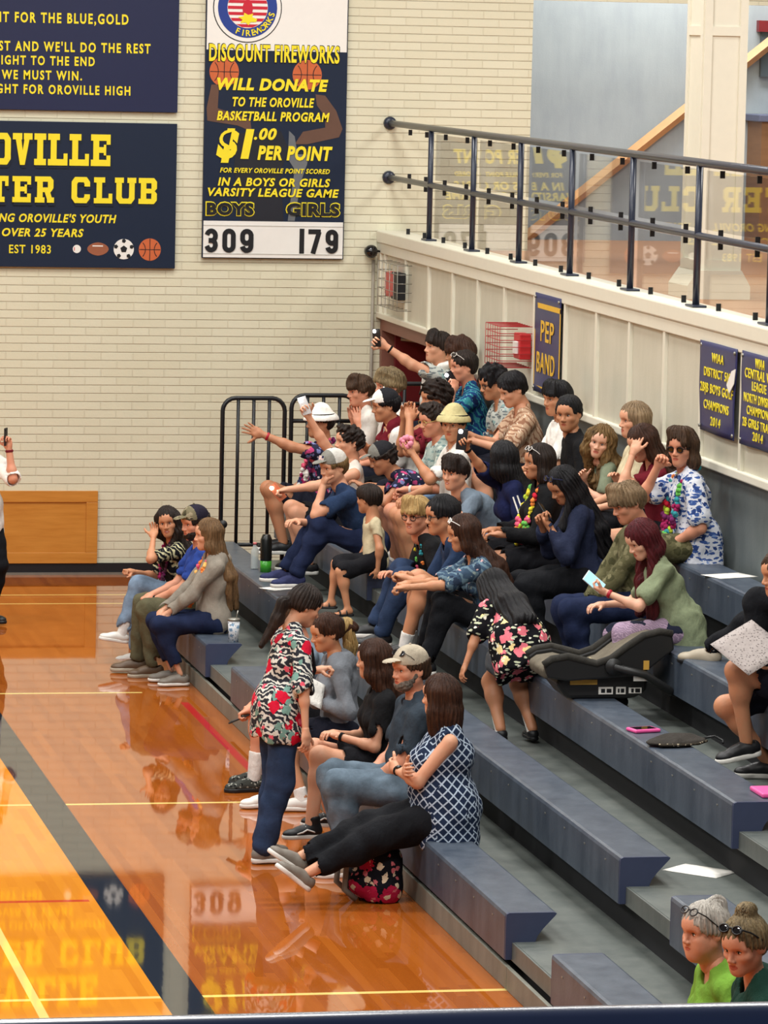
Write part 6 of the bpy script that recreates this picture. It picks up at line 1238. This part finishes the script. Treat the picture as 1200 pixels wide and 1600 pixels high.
person('boy with a dark fringe in white collared shirt beside the black jacket', (7.78, 31.447, 1.64), lean=(-1.0, 9.0), head=(22, 6, 0), skin='tan', hair=('mop', 'black', {'th': 0.016}), top={'mat': 'cloth_white', 'sleeve': 0.7, 'collar': True}, bot={'mat': 'pants_black'}, shoe=('low', 'shoe_black', 'white'), seat=1.548)
person('boy with short black hair in black jacket staring at the camera', (7.78, 30.559, 1.64), lean=(14.0, 24.0), head=(54, 8, 0), skin='tan', hair=('short', 'black', {'th': 0.014, 'line': 0.012}), top={'mat': 'tee_black', 'sleeve': 1.9, 'collar': True, 'e': 0.02}, bot={'mat': 'pants_black'}, shoe=('low', 'shoe_black', 'white'), seat=1.548)
person('girl with long wavy golden brown hair in pale green tee tilting her head', (7.78, 29.712, 1.625), sex='f', s=0.84, lean=(18.0, 28.0), head=(64, 8, -14), skin='pale', hair=('wavy', 'goldbrown', {'len': 0.36, 'vol': 0.9, 'front': 2}), top={'mat': 'moss', 'sleeve': 0.66, 'fl': 0.018}, bot={'mat': 'shorts_black', 'len': 0.6}, shoe=('low', 'white', 'white'), lh=(0.351, 0.12, 0.244), rh=(0.285, -0.02, 0.261), seat=1.548)
person('girl with smooth light brown hair half hidden behind the raised hand', (7.78, 29.219, 1.646), sex='f', s=1.06, lean=(-1.0, 7.0), head=(10, 4, 0), skin='fair', hair=('long', 'fawn', {'len': 0.3, 'vol': 0.2}), top={'mat': 'beige'}, bot={'mat': 'shorts_black', 'len': 0.6}, shoe=('low', 'white', 'white'), seat=1.548, near=True)
person('person with brown hair in maroon top holding one hand to the forehead', (7.78, 28.5, 1.638), s=0.98, sex='f', lean=(9.0, 19.0), head=(16, 24, 0), skin='fair', hair=('long', 'chestnut', {'len': 0.22, 'vol': 0.3}), top={'mat': 'maroon', 'sleeve': 0.62}, bot={'mat': 'shorts_black', 'len': 0.6}, shoe=('low', 'white', 'white'), lh=(0.284, 0.12, 0.572), le=(0.5, 0.3, -1), lp='flat', lpn=(-0.6, -0.7, 0), rh=(0.332, -0.1, 0.35), seat=1.548, near=True)
person('boy in sunglasses and blue on white floral shirt with a bright lei', (7.78, 27.786, 1.64), lean=(5.0, 13.0), head=(46, 6, 0), skin='red', hair=('long', 'brown', {'len': 0.03, 'hang': True, 'fringe': 1, 'th': 0.014, 'tip': 0.7, 'vol': 0.3}), top={'mat': 'fl_white', 'sleeve': 0.72, 'collar': True, 'fl': 0.026, 'hem': -0.1, 'e': 0.022}, bot={'mat': 'camo_pants', 'e': 0.018}, shoe=('low', 'shoe_black', 'white'), rh=(0.267, -0.02, 0.534), re=(0.1, -0.6, -1), rp='fist', lh=(0.205, 0.1, 0.02), rf=(0.36, -0.11, -0.42), lf=(0.36, 0.12, -0.42), wear=[('glasses', 'frame_black', 'lens_dark', False, 0.003), ('lei', ['lei_red', 'lei_magenta', 'lei_green', 'lei_purple', 'lei_orange', 'lei_teal', 'lei_lime'], 0.4, 34, 0.028)], seat=1.548, near=True)
person('older woman with white hair in a bun, glasses on her head and lime green blouse', (5.34, 18.018, 0.503), sex='fo', s=1.0, w=1.12, lean=(14.0, 22.0), head=(20, 6, 0), skin='red', hair=('bun', 'grey', {'pos': (-0.075, 0, 0.105)}), top={'mat': 'green', 'sleeve': 0.8, 'vneck': True, 'fl': 0.02, 'e': 0.018}, bot={'mat': 'pants_black'}, shoe=('low', 'white', 'white'), lh=(0.3, 0.12, 0.06), rh=(0.36, -0.1, 0.06), wear=[('glasses', 'frame_black', None, True, 0.003)], seat=0.4, lf=(0.34, 0.11, -0.4), rf=(0.34, -0.11, -0.4), near=True)
person('woman with a dark blond top knot, sunglasses on her head and dark green jacket', (5.34, 17.5, 0.512), sex='f', s=1.06, w=1.15, lean=(8.0, 18.0), head=(36, 16, 0), skin='red', hair=('bun', 'ashblond', {'pos': (-0.045, 0, 0.135)}), top={'mat': 'darkgreen', 'sleeve': 1.9, 'e': 0.022, 'hood': True}, bot={'mat': 'jeans_dark'}, shoe=('low', 'white', 'white'), wear=[('glasses', 'frame_black', 'lens_dark', True, 0.004)], seat=0.4, lf=(0.34, 0.11, -0.4), rf=(0.34, -0.11, -0.4), near=True)
person('person in dark shorts with bare crossed legs and black sneakers, right edge', (7.22, 23.45, 1.353), yaw=180, s=1.0, lean=(8, 16), head=(10, 10, 0), skin='tan', hair=('short', 'brown'), top={'mat': 'tee_navy'}, bot={'mat': 'shorts_navy', 'len': 0.7}, shoe=('low', 'shoe_black', 'white', 'lace'), sock=None, lf=(0.328, 0.02, -0.292), rf=(0.14, -0.16, -0.44), foot=(-10, 0), lh=(0.25, 0.1, 0.12), rh=(0.25, -0.1, 0.12), seat=1.261, near=True)
person('person in black trousers resting a tan slip on shoe on the fourth bench', (7.78, 24.72, 1.64), yaw=150, s=1.02, lean=(2, 8), head=(0, 8, 0), skin='tan', hair=('short', 'dark'), top={'mat': 'tee_black', 'sleeve': 1.9}, bot={'mat': 'pants_black'}, shoe=('slip', 'shoe_tan', 'shoe_black'), rf=(0.781, -0.127, -0.314), lf=(0.42, 0.15, -0.4), rk=(0.5, 0, 1), seat=1.548, near=True)
P_m1 = person('person in white shirt holding up a phone at the left edge by the oak panel', (3.92, 36.0, 0.92), yaw=-58, s=1.0, w=1.05, lean=(2, 4), head=(0, 0, 0), skin='red', hair=('short', 'brown'), top={'mat': 'cloth_white', 'sleeve': 0.95, 'hem': -0.12, 'e': 0.02, 'fl': 0.02}, bot={'mat': 'pants_black', 'e': 0.016}, shoe=('low', 'shoe_black', 'shoe_black'), lh=(0.251, 0.099, 0.574), le=(0.0, 0.1, -1), lp='grip', lpn=(0.2, -0.9, 0), rh=(0.12, -0.26, -0.02), base=0.0, wear=[('band', 'l', 'maroon', 0.9, 0.034)])
phone('black phone held upright at the left edge of the photo', P_m1, side='l', up=(0, 0, 1), face=(0.9, -0.4, 0))

# ---------------------------------------------------------------- papers in hands and on laps
paper('white paper held by the girl in the grey hoodie', AFT[0], .15, .20, .2, (.9, .5))
paper('printed grey programme page lying on the bare knee at the right edge', AFT[1], .34, .30, .5, (.55, -.35), 'magazine')
mb = MB(); rg = random.Random(3)
for k in range(26):
    a, b = rg.uniform(0, 6.28), rg.uniform(-1, 1); c_ = math.sqrt(1-b*b); mb.ell((.045*c_*math.cos(a), .045*c_*math.sin(a), .045*b), rg.uniform(.016, .024), 0, None, 6)
b = tag(mb.done('flower_ball', flat('flower_ball_pink', (228, 140, 160), .8)), 'pink paper flower ball held up before the mint floral shirt', 'flower'); b.location = AFT[2]
